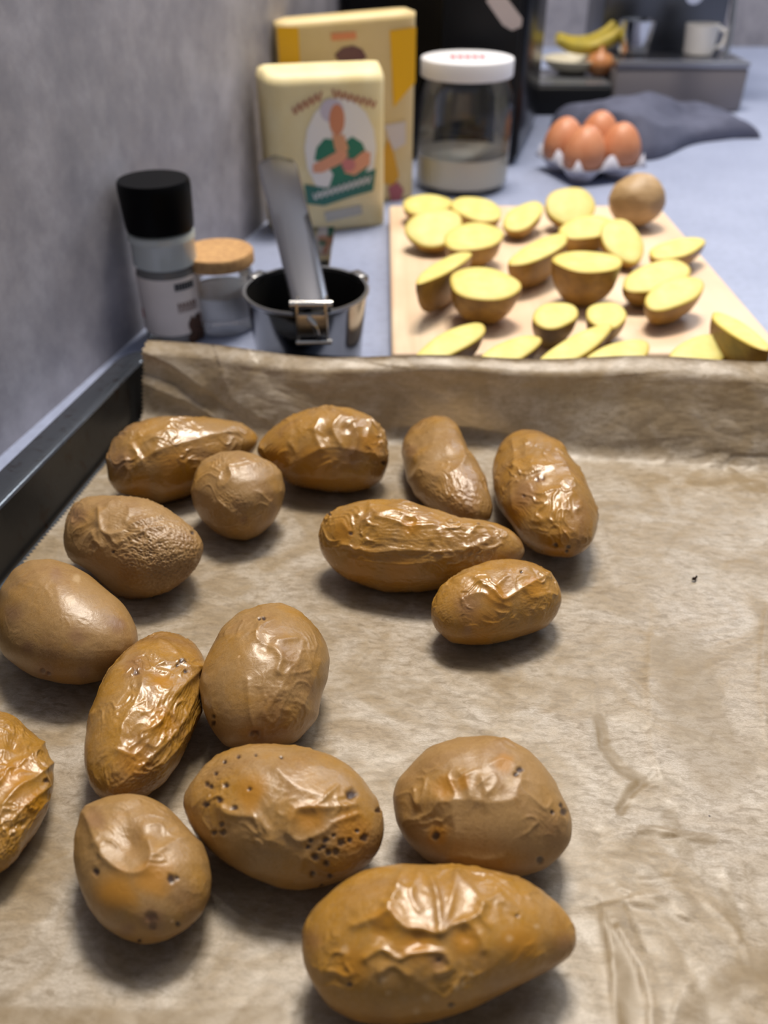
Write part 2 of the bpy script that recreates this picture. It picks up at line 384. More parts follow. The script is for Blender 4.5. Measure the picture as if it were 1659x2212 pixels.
# ================================================================== BAKED POTATOES
def potato_mat(name, gold, rough, fine):
    m, t, b = nt(name); v = tex(t)
    lo = noise(t, v, 55, 4, 0.6, 0.5)
    tan = (0.285, 0.163, 0.052); au = (0.33, 0.160, 0.013)
    c = mixc(t, ramp(t, lo, [(0.62 - 0.45 * gold, (0, 0, 0)), (0.86 - 0.45 * gold, (1, 1, 1))]), tan, au)
    br = noise(t, v, 38, 3, 0.5, 0.8)
    c = mixc(t, ramp(t, br, [(0.48, (0, 0, 0)), (0.70, (0.85, 0.85, 0.85))]), c, (0.18, 0.084, 0.024))
    net = noise(t, v, 700, 5, 0.7, 1.2)
    c = mixc(t, ramp(t, net, [(0.38, (0.0, 0.0, 0.0)), (0.72, (0.36, 0.36, 0.36))]), c, (0.44, 0.28, 0.13))
    gr = noise(t, v, 2600, 3, 0.7)
    c = mixc(t, ramp(t, gr, [(0.36, (0.4, 0.4, 0.4)), (0.52, (0, 0, 0))]), c, (0.17, 0.085, 0.025))
    len_ = node(t, 'ShaderNodeTexVoronoi', Scale=150.0); t.links.new(v, len_.inputs['Vector'])
    lk = mth(t, 'MULTIPLY', mth(t, 'LESS_THAN', len_.outputs['Distance'], 0.07), mth(t, 'GREATER_THAN', noise(t, v, 60, 2), 0.56))
    c = mixc(t, lk, c, (0.48, 0.30, 0.14))
    c = mixc(t, attr(t, 'moist'), c, (0.36, 0.155, 0.008))
    c = mixc(t, attr(t, 'spot'), c, (0.045, 0.022, 0.012))
    c = mixc(t, attr(t, 'bruise'), c, (0.20, 0.10, 0.045))
    c = mixc(t, attr(t, 'pale'), c, (0.52, 0.37, 0.21))
    t.links.new(c, b.inputs['Base Color'])
    b.inputs['Specular IOR Level'].default_value = 0.62
    b.inputs['Subsurface Weight'].default_value = 0.0
    t.links.new(mth(t, 'ADD', rough - 0.10, mth(t, 'MULTIPLY', noise(t, v, 90, 3), 0.20)), b.inputs['Roughness'])
    wr = noise(t, v, 260, 4, 0.6, 1.0)
    p = bump(t, b, wr, 0.16 + fine, 0.0010); bump(t, b, net, 0.10, 0.0005, p)
    return m
def ico(sub):
    bm = bmesh.new(); bmesh.ops.create_icosphere(bm, subdivisions=sub, radius=1.0)
    me = bpy.data.meshes.new('ico'); bm.to_mesh(me); bm.free(); return me
ICO = ico(7); NI = len(ICO.vertices); UNIT = np.empty(NI * 3); ICO.vertices.foreach_get('co', UNIT); UNIT = UNIT.reshape(-1, 3)
UNIT /= np.linalg.norm(UNIT, axis=1)[:, None]
PM = np.array([[F, 0, CX], [0, F, CY], [0, 0, 1.0]]) @ np.stack([RT, -UP, FW]); PM = np.hstack([PM, (-PM @ C0)[:, None]])
def poly_moments(poly):
    p = np.asarray(poly, float); q = np.roll(p, -1, 0); cr = p[:, 0] * q[:, 1] - q[:, 0] * p[:, 1]; A = cr.sum() / 2
    c = ((p + q) * cr[:, None]).sum(0) / (6 * A)
    p = p - c; q = q - c; cr = p[:, 0] * q[:, 1] - q[:, 0] * p[:, 1]
    xx = (cr * (p[:, 0] ** 2 + p[:, 0] * q[:, 0] + q[:, 0] ** 2)).sum() / 12
    yy = (cr * (p[:, 1] ** 2 + p[:, 1] * q[:, 1] + q[:, 1] ** 2)).sum() / 12
    xy = (cr * (p[:, 0] * q[:, 1] + 2 * p[:, 0] * p[:, 1] + 2 * q[:, 0] * q[:, 1] + q[:, 0] * p[:, 1])).sum() / 24
    return c, np.array([[xx, xy], [xy, yy]]) / A * 4
def frame_of(p, ck):
    u, v, a, b, y = p; c = ck * b
    X = TR @ np.array([math.cos(y), math.sin(y), 0]); Y = TR @ np.array([-math.sin(y), math.cos(y), 0])
    ctr = t2w(np.array([u, v, c * 0.95])); return ctr, np.stack([X, Y, TR[:, 2]], 1), np.array([a, b, c])
def outline(p, ck):
    ctr, R3, ax = frame_of(p, ck); Mx = np.eye(4); Mx[:3, :3] = R3 * ax; Mx[:3, 3] = ctr
    Cd = PM @ Mx @ np.diag([1, 1, 1, -1.0]) @ Mx.T @ PM.T
    c = Cd[:2, 2] / Cd[2, 2]; return c, np.outer(c, c) - Cd[:2, :2] / Cd[2, 2]
def fit(poly, ck):
    c, K = poly_moments(poly); w, V = np.linalg.eigh(K)
    def res(p):
        cc, KK = outline(p, ck); s = 1 / math.sqrt(w[1]); return np.array([*(cc - c), *((KK - K)[[0, 0, 1], [0, 1, 1]] * s)])
    g = att(c[0], c[1] + 0.35 * math.sqrt(w[0]), 0.008); mv = V[:, 1] * math.sqrt(w[1]) * .6
    e1 = att(*(c + mv)); e0 = att(*(c - mv)); sc = np.linalg.norm(t2w(g) - C0) / F; best = None
    for y0 in (math.atan2(*(e1 - e0)[[1, 0]]), math.atan2(*(e1 - e0)[[1, 0]]) + 0.7, math.atan2(*(e1 - e0)[[1, 0]]) - 0.7):
        p = np.array([g[0], g[1], math.sqrt(w[1]) * sc * 1.1, math.sqrt(w[0]) * sc, y0]); lam = 1e-2
        sca = np.array([.01, .01, .01, .01, .3]); r = res(p)
        for _ in range(80):
            J = np.stack([(res(p + sca * 1e-4 * np.eye(5)[k]) - r) / 1e-4 for k in range(5)], 1)
            st = np.linalg.solve(J.T @ J + lam * np.diag(np.diag(J.T @ J) + 1e-9), -J.T @ r) * sca
            pn = p + st
            if pn[2] > .008 and pn[3] > .008 and pn[2] < .07 and pn[3] < .05:
                rn = res(pn)
                if rn @ rn < r @ r: p, r, lam = pn, rn, lam * .5; continue
            lam *= 3
        if best is None or r @ r + (1e3 if p[3] > p[2] * 1.35 else 0) < best[0]: best = (r @ r + (1e3 if p[3] > p[2] * 1.35 else 0), p)
    return best[1]
def potato(label, poly, ck=0.9, gold=0.5, rough=0.36, wr=1.0, fine=0.3, fdir=(5, 15, 15), ridges=(), dents=(), spots=(), bruises=(), pale=(), moist=(), seed=0, fmask=None):
    p = fit(poly, ck); ctr, R3, ax = frame_of(p, ck)
    loc = UNIT * ax
    # a touch boxier than an ellipsoid
    pos = ctr + loc @ R3.T; nrm = (UNIT / ax) @ R3.T; nrm /= np.linalg.norm(nrm, axis=1)[:, None]
    # carry the traced outline
    c2 = proj(ctr); cc, KK = outline(p, ck); Ki = np.linalg.inv(KK)
    ph = np.linspace(-math.pi, math.pi, 181)[:-1]; dirs = np.stack([np.cos(ph), np.sin(ph)], 1)
    rel = []; P = np.asarray(poly, float) - cc; Q = np.roll(P, -1, 0)
    for d in dirs:
        cr = P[:, 0] * d[1] - P[:, 1] * d[0]; cq = Q[:, 0] * d[1] - Q[:, 1] * d[0]; m = (cr * cq <= 0) & (np.abs(cr - cq) > 1e-9)
        t = cr[m] / (cr[m] - cq[m]); hit = P[m] + t[:, None] * (Q[m] - P[m]); s = hit @ d
        rel.append((s[s > 0].max() if (s > 0).any() else 1) * math.sqrt(d @ Ki @ d))
    rel = np.clip(np.array(rel), .8, 1.25); ker = np.array([1, 2, 3, 2, 1]) / 9.0
    rel = np.convolve(np.concatenate([rel[-2:], rel, rel[:2]]), ker, 'valid')
    o2 = proj(pos) - cc; a = np.arctan2(o2[:, 1], o2[:, 0])
    sc = np.interp(a, np.append(ph, math.pi), np.append(rel, rel[0]))
    rr = np.sqrt(np.einsum('ij,jk,ik->i', o2, Ki, o2)); sc = 1 + (sc - 1) * np.clip(rr, 0, 1)
    cray = at_plane(cc[0], cc[1], ctr, FW); off = pos - cray; dep = off @ FW
    pos = cray + np.outer(dep, FW) + (off - np.outer(dep, FW)) * sc[:, None]
    # shrivelled skin
    q = UNIT * ax / ax[1]; topm = sstep(-0.35, 0.5, UNIT[:, 2]); sb = ax[1]
    warp = np.stack([perlin(q * 1.7, seed + 1), perlin(q * 1.7, seed + 2), perlin(q * 1.7, seed + 3)], 1)
    qw = q + 0.45 * warp
    d = 0.035 * perlin(q * 1.3, seed + 4) + wr * topm * (-0.05 * np.maximum(perlin(qw * 1.9, seed + 5), 0))
    mk = sstep(-0.15, 0.35, perlin(q * 1.5, seed + 6)) * topm
    rid = 1 - np.abs(perlin(qw * np.array([2.2, 3.0, 3.0]), seed + 7)) * 2.2
    d += wr * 0.055 * mk * np.maximum(rid, 0) ** 3
    rid2 = 1 - np.abs(perlin(qw * np.array([4.5, 6.0, 6.0]), seed + 8)) * 2.2
    d += wr * 0.016 * mk * np.maximum(rid2, 0) ** 2
    px = proj(pos); face = np.einsum('ij,ij->i', nrm, C0 - pos) > 0
    mf = sstep(0.0, 0.4, perlin(q * 1.4, seed + 9) + 0.1)
    if fmask:
        g = np.zeros(NI)
        for x, y, r in fmask: g = np.maximum(g, sstep(r * 1.15, r * .75, np.hypot(px[:, 0] - x, px[:, 1] - y)))
        mf = np.maximum(mf * .25, np.where(face, g, mf))
    f1 = 1 - np.abs(perlin(q * np.array(fdir) + warp * 1.3, seed + 10)) * 2; f2 = 1 - np.abs(perlin(q * np.array(fdir) * 2.1 + warp, seed + 11)) * 2
    d += fine * mf * (0.020 * np.maximum(f1, 0) ** 1.5 + 0.010 * np.maximum(f2, 0))
    d *= sb
    for k, rd in enumerate(ridges):
        line, w, am = rd; ds = seg_dist(px, smooth_line(line, 4)); d += np.where(face, am * 0.00075 * np.exp(-(ds / w) ** 1.4), 0)
    for x, y, r, am in dents: d -= np.where(face, am * 0.001 * np.exp(-((px[:, 0] - x) ** 2 + (px[:, 1] - y) ** 2) / r ** 2), 0)
    def marks(lst, soft):
        g = np.zeros(NI)
        for x, y, r in lst:
            wob = 1 + .35 * perlin(np.stack([px[:, 0] / r * 1.1, px[:, 1] / r * 1.1, px[:, 0] * 0 + r], 1), seed)
            g = np.maximum(g, np.where(face, sstep(r * (1 + soft), r * (1 - soft) * .6, np.hypot((px[:, 0] - x), (px[:, 1] - y)) * wob), 0))
        return g
    gs = marks(spots, .25); gb = marks(bruises, .6) * .6; gp = marks(pale, .3) * .45; gm = marks(moist, .45) * .8
    d -= gs * 0.00035
    pos = pos + nrm * d[:, None]
    tl = w2t(pos); tl[:, 2] = np.maximum(tl[:, 2], 0.0012); pos = t2w(tl)
    base = t2w([p[0], p[1], 0.001]); FOOT.append(p)
    me = ICO.copy(); me.vertices.foreach_set('co', (pos - base).ravel())
    for nm, g in (('spot', gs), ('bruise', gb), ('pale', gp), ('moist', gm)):
        at_ = me.attributes.new(nm, 'FLOAT', 'POINT'); at_.data.foreach_set('value', g.astype(np.float32))
    me.update()
    o = link('baked_potato', me, potato_mat('potato_skin', gold, rough, fine * .12)); o.location = tuple(base)
    return tag(o, label, 'potato', 'baked potatoes on the tray')
def h2(lst, ox, oy): return [(ox + x / 2, oy + y / 2, *([r] if True else [])) for x, y, r in lst]

potato('largest potato, front and centre of the tray, blistered and golden, cut by the bottom edge',
  [(648,2050),(655,2010),(675,1965),(710,1925),(750,1895),(810,1870),(865,1862),(925,1864),(990,1870),(1060,1882),(1125,1900),(1175,1927),(1215,1955),(1240,1995),(1249,2025),(1242,2055),(1215,2080),(1160,2105),(1100,2135),(1040,2165),(980,2195),(925,2212),(850,2222),(775,2212),(710,2175),(675,2125),(655,2090)],
  gold=.85, rough=.30, wr=.55, fine=.12, moist=[(900,2040,46),(828,1992,28),(1005,2032,34),(760,2090,40),(1130,2040,40)], seed=1,
  ridges=[([(765,2000),(810,1985),(840,1972),(860,1990),(878,2005),(910,2007),(950,2017),(975,2000),(1000,1992),(1035,1975),(1042,1955)],10,1.1),
    ([(870,1880),(855,1925),(840,1960)],9,.9),([(930,1895),(945,1940),(950,2010)],9,1.1),([(985,1890),(975,1945),(962,1995)],9,.7),([(1042,1955),(1020,1925),(985,1890)],9,.6),
    ([(790,2070),(825,2050),(860,2070),(885,2060),(925,2055),(960,2060),(972,2090),(945,2100)],9,1.0),([(820,2100),(850,2085),(880,2105)],9,.7),([(1000,1992),(1030,2010),(1045,2050)],10,.7),
    ([(905,1885),(888,1930),(905,1965)],8,.6)],
  dents=[(905,2030,22,.9),(825,2015,22,.7),(1010,2020,20,.6),(900,1950,26,.5)],
  spots=h2([(750,1545,7),(310,1455,6),(695,1350,6),(1035,1155,4)],600,1400), bruises=[(670,2030,24),(1225,2040,24),(945,2075,18)],
  pale=h2([(290,1300,9),(455,1430,9),(640,1510,9),(770,1460,7),(800,1450,6),(600,1570,8),(835,1410,6),(1000,1255,8),(1120,1200,6),(875,1225,6),(695,1105,6),(475,1490,6)],600,1400))
potato('broad smooth tan potato right of centre, just behind the largest front one',
  [(849,1720),(860,1685),(885,1660),(910,1630),(945,1605),(990,1590),(1050,1585),(1095,1595),(1140,1620),(1175,1655),(1205,1695),(1227,1740),(1237,1775),(1232,1820),(1205,1855),(1175,1880),(1125,1896),(1060,1898),(1000,1892),(920,1857),(880,1815),(857,1775)],
  gold=.25, rough=.42, wr=.35, fine=.08, moist=[(962,1702,26),(1000,1690,16),(1088,1648,22),(945,1800,24)], seed=2, ck=.88,
  ridges=[([(895,1705),(900,1740)],7,.8),([(1005,1670),(1015,1720)],10,.7),([(1040,1680),(1050,1710)],10,.7),([(945,1725),(1025,1730),(1065,1735),(1115,1725)],12,.5),([(965,1850),(1000,1848),(1040,1855),(1080,1853)],9,.6),([(975,1740),(985,1800),(975,1840)],14,.8),([(1060,1650),(1090,1640),(1125,1665),(1115,1710)],9,.5)],
  dents=[(935,1775,24,.8),(958,1710,22,.5)], spots=h2([(680,815,11),(1045,525,8),(1030,545,6),(1235,710,10),(1185,710,5),(1135,918,9),(1225,680,6)],600,1400), pale=[(1100,1690,14)])
potato('large oval potato with dark freckles, left of the broad smooth one',
  [(398,1735),(402,1710),(420,1680),(445,1650),(480,1625),(525,1610),(590,1606),(655,1612),(710,1632),(750,1655),(785,1685),(810,1720),(825,1760),(830,1800),(820,1835),(795,1870),(755,1895),(700,1915),(650,1923),(600,1917),(540,1895),(480,1860),(440,1825),(415,1785)],
  gold=.5, rough=.34, wr=.5, fine=.35, moist=[(540,1712,36),(668,1766,34),(760,1790,40)], seed=3, fmask=[(760,1830,75),(470,1660,40)],
  ridges=[([(475,1745),(500,1760),(550,1765),(575,1790),(585,1810)],12,.9),([(625,1790),(640,1750),(675,1745),(725,1745),(765,1740)],10,1.0),([(625,1800),(650,1815),(700,1795),(725,1775),(770,1760)],8,.8),([(600,1660),(640,1700),(700,1720)],16,.6)],
  dents=[(520,1720,30,.5),(665,1765,22,.6)],
  spots=h2([(890,585,6),(908,596,6),(886,676,8),(947,657,8),(1010,690,7),(975,592,6),(953,762,7),(958,800,8),(920,800,6),(970,490,5),(1030,468,5),(1105,462,4),(1215,470,4),(930,540,5),(1075,605,5),(1515,635,13),(1405,830,8),(1475,840,9),(1512,832,7),(1417,882,8),(1450,880,9),(1360,902,9),(1395,860,7),(1575,820,10),(1350,975,7),(1410,930,8),(1635,702,7),(1330,860,6),(1380,870,5),(1545,790,5),(1440,810,5),(1340,830,6),(1425,985,7),(1390,1030,6)],0,1400))
potato('round dark tan potato with a sunken top at the lower left of the tray',
  [(157,1850),(162,1800),(175,1755),(200,1732),(235,1720),(280,1716),(320,1722),(360,1742),(400,1780),(435,1820),(452,1860),(457,1900),(452,1940),(435,1975),(400,2007),(360,2030),(310,2041),(265,2030),(220,2000),(190,1965),(172,1920),(162,1885)],
  gold=.3, rough=.40, wr=.4, fine=.15, moist=[(250,1930,44),(330,1900,40)], seed=4,
  ridges=[([(185,1760),(215,1830),(240,1865),(280,1885),(315,1875),(325,1840),(320,1815)],11,1.0),([(190,1745),(240,1740),(300,1735)],9,.8),([(330,1850),(370,1820),(400,1810)],9,.6)],
  dents=[(275,1815,38,2.2),(350,1800,26,1.0)], spots=h2([(412,966,9),(740,995,10),(765,992,5),(655,1165,13),(660,1200,9),(770,1195,6),(600,1270,5)],0,1400), bruises=[(328,1988,26),(275,2008,16),(205,1770,20)])
potato('deeply shrivelled potato half cut off by the left edge of the photo',
  [(0,1535),(25,1545),(45,1572),(75,1592),(100,1615),(115,1645),(119,1680),(112,1720),(100,1755),(75,1800),(45,1845),(0,1882),(-40,1895),(-80,1860),(-105,1790),(-110,1700),(-95,1620),(-60,1560),(-30,1538)],
  gold=.75, rough=.33, wr=1.0, fine=.9, moist=[(30,1680,40),(70,1740,30)], seed=5, fdir=(4,12,12),
  ridges=[([(0,1690),(30,1650),(60,1640),(95,1600)],7,1.2),([(5,1740),(40,1700),(75,1680),(110,1650)],7,1.1),([(20,1780),(60,1735),(105,1700)],7,.9),([(45,1575),(50,1620),(70,1650),(100,1690)],7,1.1),([(0,1620),(40,1630),(60,1610)],8,1.0)], spots=[(97,1688,6)], dents=[(30,1610,16,1.2)])
potato('long glossy golden potato standing lengthwise between the round dark one and its rounder neighbour',
  [(350,1366),(390,1372),(420,1390),(440,1412),(446,1435),(437,1465),(430,1540),(415,1590),(385,1650),(350,1695),(315,1720),(260,1724),(220,1725),(195,1695),(183,1660),(181,1610),(192,1545),(215,1485),(240,1440),(265,1410),(300,1382)],
  gold=.8, rough=.27, wr=.6, fine=.7, moist=[(345,1560,36),(290,1645,32),(350,1470,20)], seed=6, fdir=(3,14,14), fmask=[(395,1560,80),(300,1690,70)],
  ridges=[([(310,1465),(295,1515),(270,1550),(260,1600)],9,.8),([(440,1440),(380,1500),(340,1565),(280,1615)],8,1.0),([(430,1475),(400,1550),(350,1610),(300,1660)],7,.9),([(436,1520),(400,1590),(350,1650)],6,.8),([(345,1385),(375,1400),(405,1440),(440,1440)],8,1.0),([(255,1620),(290,1630),(320,1600)],9,.8),([(330,1410),(360,1430),(400,1425)],7,.7)],
  dents=[(350,1460,22,.8),(300,1600,22,.6)], spots=h2([(588,105,7),(780,60,6),(795,62,4),(800,102,5),(765,75,4)],0,1400), bruises=[(290,1435,26)])
potato('plump roundish tan potato with drawn folds and a dry stem scar, left of centre',
  [(455,1397),(480,1355),(520,1320),(565,1306),(610,1304),(650,1320),(685,1355),(705,1390),(713,1425),(710,1465),(697,1500),(685,1550),(655,1585),(635,1605),(595,1615),(550,1618),(490,1616),(470,1595),(450,1565),(437,1530),(432,1475),(440,1430)],
  gold=.35, rough=.36, wr=.3, fine=.35, seed=7, ck=.92, fmask=[(610,1530,60)], fdir=(12,3.5,9),
  ridges=[([(560,1350),(555,1380),(590,1400),(605,1420),(600,1450)],9,1.0),([(605,1420),(625,1440),(610,1480),(580,1530),(565,1590)],8,.5),([(655,1385),(640,1440),(620,1500),(590,1570)],7,.4),([(690,1430),(665,1500),(620,1570)],7,.35),([(535,1470),(540,1530),(550,1580)],8,.6),([(600,1385),(640,1380)],8,.8)],
  dents=[(575,1395,18,1.1),(550,1590,12,1.2)], spots=[(552,1586,9),(545,1590,7),(461,1563,6),(462,1548,5),(570,1335,5),(560,1337,4)], bruises=[(552,1588,20)])
potato('smooth mottled potato touching the left edge of the photo',
  [(-8,1340),(0,1272),(30,1230),(65,1210),(110,1206),(150,1220),(190,1242),(225,1270),(260,1300),(280,1330),(295,1360),(298,1390),(285,1420),(255,1445),(220,1467),(175,1478),(130,1477),(75,1465),(40,1445),(5,1418),(-6,1385)],
  gold=.3, rough=.40, wr=.08, fine=.05, seed=8, spots=[(92,1450,7),(104,1456,5)], bruises=[(95,1450,18),(25,1325,20),(165,1375,18),(255,1350,16),(120,1240,14),(180,1455,14),(60,1400,14)], pale=[(150,1300,14),(165,1250,10)])
potato('finely wrinkled matte potato close to the left rim of the tray',
  [(139,1185),(142,1150),(145,1125),(160,1095),(185,1077),(220,1069),(260,1071),(300,1076),(330,1085),(355,1100),(390,1120),(415,1140),(435,1165),(439,1187),(430,1215),(400,1250),(365,1275),(325,1289),(280,1291),(250,1283),(220,1255),(195,1232),(150,1210)],
  gold=.2, rough=.46, wr=.4, fine=1.25, seed=9, fdir=(4.5,21,21), fmask=[(340,1200,95)],
  ridges=[([(213,1100),(218,1140),(235,1155),(262,1150),(290,1132),(345,1118)],7,1.2),([(222,1105),(250,1085),(280,1100),(265,1140)],8,.6),([(200,1150),(212,1180),(205,1195)],7,.9),([(240,1160),(255,1175),(295,1150),(350,1140)],6,.8),([(215,1150),(222,1180)],6,.8)],
  dents=[(270,1142,14,1.0),(195,1140,14,.6),(165,1120,16,.8)], spots=[(415,1152,5),(245,1192,4)], bruises=[(165,1115,20)], pale=[(420,1210,5)])
potato('long potato with a split in its shiny skin, middle of the tray',
  [(689,1160),(692,1135),(710,1110),(750,1090),(800,1077),(870,1080),(920,1092),(965,1107),(1005,1120),(1055,1125),(1100,1142),(1125,1165),(1136,1187),(1130,1208),(1100,1235),(1050,1250),(1000,1264),(945,1274),(905,1280),(860,1281),(830,1280),(790,1268),(750,1252),(715,1225),(695,1190)],
  gold=.75, rough=.28, wr=.75, fine=.4, moist=[(890,1137,22),(780,1230,44),(860,1230,40),(740,1150,26)], seed=10, fdir=(4,11,11), fmask=[(880,1210,110),(1010,1180,60)],
  ridges=[([(815,1118),(850,1125),(880,1136),(935,1136)],6,1.0),([(740,1175),(800,1192),(870,1188),(940,1192),(1000,1187),(1050,1170)],7,1.0),([(760,1205),(830,1217),(900,1217),(980,1202)],7,.8),([(800,1090),(815,1110),(850,1105),(890,1120)],7,.8),([(960,1115),(985,1140),(1040,1140),(1060,1165)],7,.8),([(940,1140),(930,1165),(950,1185)],7,.7),([(740,1130),(760,1160),(745,1190)],7,.6)],
  dents=[(885,1130,14,.8),(790,1150,18,.6)], spots=[(1033,1133,4),(758,1153,5),(713,1113,4)], pale=[(1131,1189,6)])
potato('small golden oval potato in front of the long split one',
  [(930,1325),(935,1300),(950,1275),(980,1245),(1015,1225),(1055,1211),(1100,1208),(1140,1212),(1175,1227),(1200,1250),(1212,1275),(1215,1300),(1202,1330),(1180,1355),(1140,1372),(1100,1385),(1055,1392),(1015,1392),(975,1390),(945,1365),(935,1345)],
  gold=.8, rough=.28, wr=.7, fine=.3, moist=[(1075,1290,34),(1040,1350,40),(1150,1270,24)], seed=11,
  ridges=[([(955,1270),(1010,1245),(1055,1262),(1085,1295),(1130,1270),(1185,1240)],7,.9),([(1085,1295),(1070,1270),(1095,1245)],7,.7),([(1000,1290),(1040,1280),(1070,1300),(1100,1310)],7,.6),([(1130,1270),(1150,1290),(1190,1280)],7,.6)],
  bruises=[(1010,1305,30),(1010,1360,10)], spots=[(1126,1236,4)])
potato('upright oval potato at the right, bruised and glossy',
  [(1062,1020),(1067,990),(1080,960),(1100,937),(1125,928),(1155,930),(1185,942),(1215,965),(1240,995),(1260,1025),(1277,1060),(1290,1100),(1292,1135),(1285,1165),(1265,1190),(1230,1206),(1195,1204),(1160,1192),(1130,1170),(1100,1130),(1075,1090),(1065,1050)],
  gold=.6, rough=.28, wr=.7, fine=.35, moist=[(1110,1110,30),(1200,1180,34)], seed=12, fmask=[(1120,1130,45)],
  ridges=[([(1110,1005),(1125,1018),(1160,1010),(1215,1005)],7,1.1),([(1107,955),(1113,1000),(1106,1050),(1112,1100)],7,1.0),([(1215,1040),(1235,1065),(1215,1090)],8,.8),([(1140,945),(1135,985),(1160,1000)],8,.7),([(1195,980),(1220,1000),(1235,1040)],8,.7),([(1130,1140),(1180,1155),(1240,1150)],8,.5)],
  dents=[(1120,975,14,.6),(1190,1040,18,.6)], spots=[(1172,1031,5),(1160,1034,5),(1200,1178,6),(1228,1182,6),(1224,1192,5),(1132,1072,4)], bruises=[(1135,1068,30),(1165,1030,14)])
potato('leaning oblong potato just left of the bruised upright one',
  [(867,980),(872,950),(890,925),(915,905),(940,898),(965,902),(985,920),(1000,945),(1015,975),(1035,1005),(1050,1040),(1062,1075),(1066,1100),(1060,1122),(1030,1132),(990,1130),(955,1114),(920,1093),(895,1070),(878,1030)],
  gold=.35, rough=.33, wr=.4, fine=.7, seed=13, fdir=(3,12,12), fmask=[(980,1080,70)],
  ridges=[([(880,1040),(910,1015),(945,1030),(985,1015),(1005,990)],8,.7),([(985,925),(1000,965),(1000,1000)],8,.7),([(895,985),(925,975),(940,940)],8,.5)], dents=[(960,985,24,.6)], bruises=[(885,975,14)])
potato('glossy puckered potato, second from left in the back row',
  [(555,975),(565,950),(590,925),(630,900),(670,885),(715,878),(760,882),(800,900),(828,925),(838,955),(838,1000),(825,1035),(800,1052),(760,1062),(710,1063),(660,1055),(625,1045),(600,1022),(570,997)],
  gold=.7, rough=.25, wr=.8, fine=.5, moist=[(680,1005,44),(600,990,30),(800,960,24)], seed=14, fmask=[(815,980,40)], fdir=(9,6,9),
  ridges=[([(735,900),(718,925),(735,960)],7,1.1),([(760,905),(772,945),(762,980)],7,1.1),([(690,905),(680,935),(695,970)],7,.9),([(800,915),(793,955),(815,990)],7,1.0),([(630,1005),(680,975),(720,966),(780,975),(830,985)],8,.8),([(640,1020),(700,1032),(780,1028)],8,.6),([(625,955),(640,985),(620,1010)],7,.8)],
  dents=[(748,925,10,.9),(710,940,10,.8)], bruises=[(760,990,26)], spots=[(829,1000,6)])
potato('small round potato puckered at its navel, in front of the back row',
  [(422,1025),(440,995),(475,977),(515,972),(550,980),(585,1000),(605,1020),(614,1060),(607,1100),(590,1130),(560,1155),(530,1169),(495,1165),(465,1150),(440,1125),(420,1095),(412,1060)],
  gold=.35, rough=.40, wr=.4, fine=.5, seed=15, ck=.95, fmask=[(500,1110,55)],
  ridges=[([(475,1085),(500,1105),(527,1122)],6,.9),([(485,1050),(500,1030),(495,1010)],7,.9),([(430,1000),(428,1040),(420,1060)],8,.8),([(527,1122),(560,1110),(580,1085)],6,.7),([(527,1122),(500,1135),(470,1135)],6,.6),([(520,1010),(560,1000)],8,.6)],
  dents=[(527,1124,9,1.2)], bruises=[(527,1124,8)])
potato('leftmost potato of the back row, shiny brown top beside the tray corner',
  [(230,990),(245,950),(280,920),(320,905),(360,898),(415,899),(465,904),(510,912),(545,930),(560,950),(548,975),(520,1005),(490,1030),(450,1054),(410,1070),(380,1080),(345,1089),(300,1075),(255,1065),(235,1040)],
  gold=.5, rough=.25, wr=.6, fine=.3, moist=[(380,1020,50),(300,1050,30)], seed=16,
  ridges=[([(300,1000),(330,980),(400,955),(460,940),(530,930)],8,.9),([(270,985),(283,1020),(292,1050)],8,1.0),([(285,960),(300,990),(295,1010)],7,.8),([(325,940),(345,950),(335,975)],8,.8),([(400,925),(440,935),(520,920)],9,.7),([(355,925),(370,945),(360,960)],8,.6)],
  dents=[(370,950,24,.7),(275,1035,12,.6)], bruises=[(260,1000,30)])
paper()
# burnt crumb
def crumb():
    c = att(1500, 1251, 0.0012); bm = bmesh.new()
    P = [(-.0012, -.0004, 0), (.0002, -.0009, 0), (.0016, .0012, .0002), (.0010, .0014, .0004), (.0002, .0003, .0002), (-.0008, .0005, 0)]
    lo = [bm.verts.new(p) for p in P]; hi = [bm.verts.new((x * .8, y * .8, z + .0007)) for x, y, z in P]; n = len(P)
    bm.faces.new(lo[::-1]); bm.faces.new(hi)
    for k in range(n): bm.faces.new((lo[k], lo[(k + 1) % n], hi[(k + 1) % n], hi[k]))
    o = bm_obj('burnt_crumb', bm, M('burnt_crumb', (.012, .007, .005), .9, col2=(.03, .015, .01), scale=900, spec=.1), None, False)
    o.location = tuple(t2w(c)); tag(o, 'tiny dark burnt crumb lying alone on the parchment at right', 'crumb')
crumb()

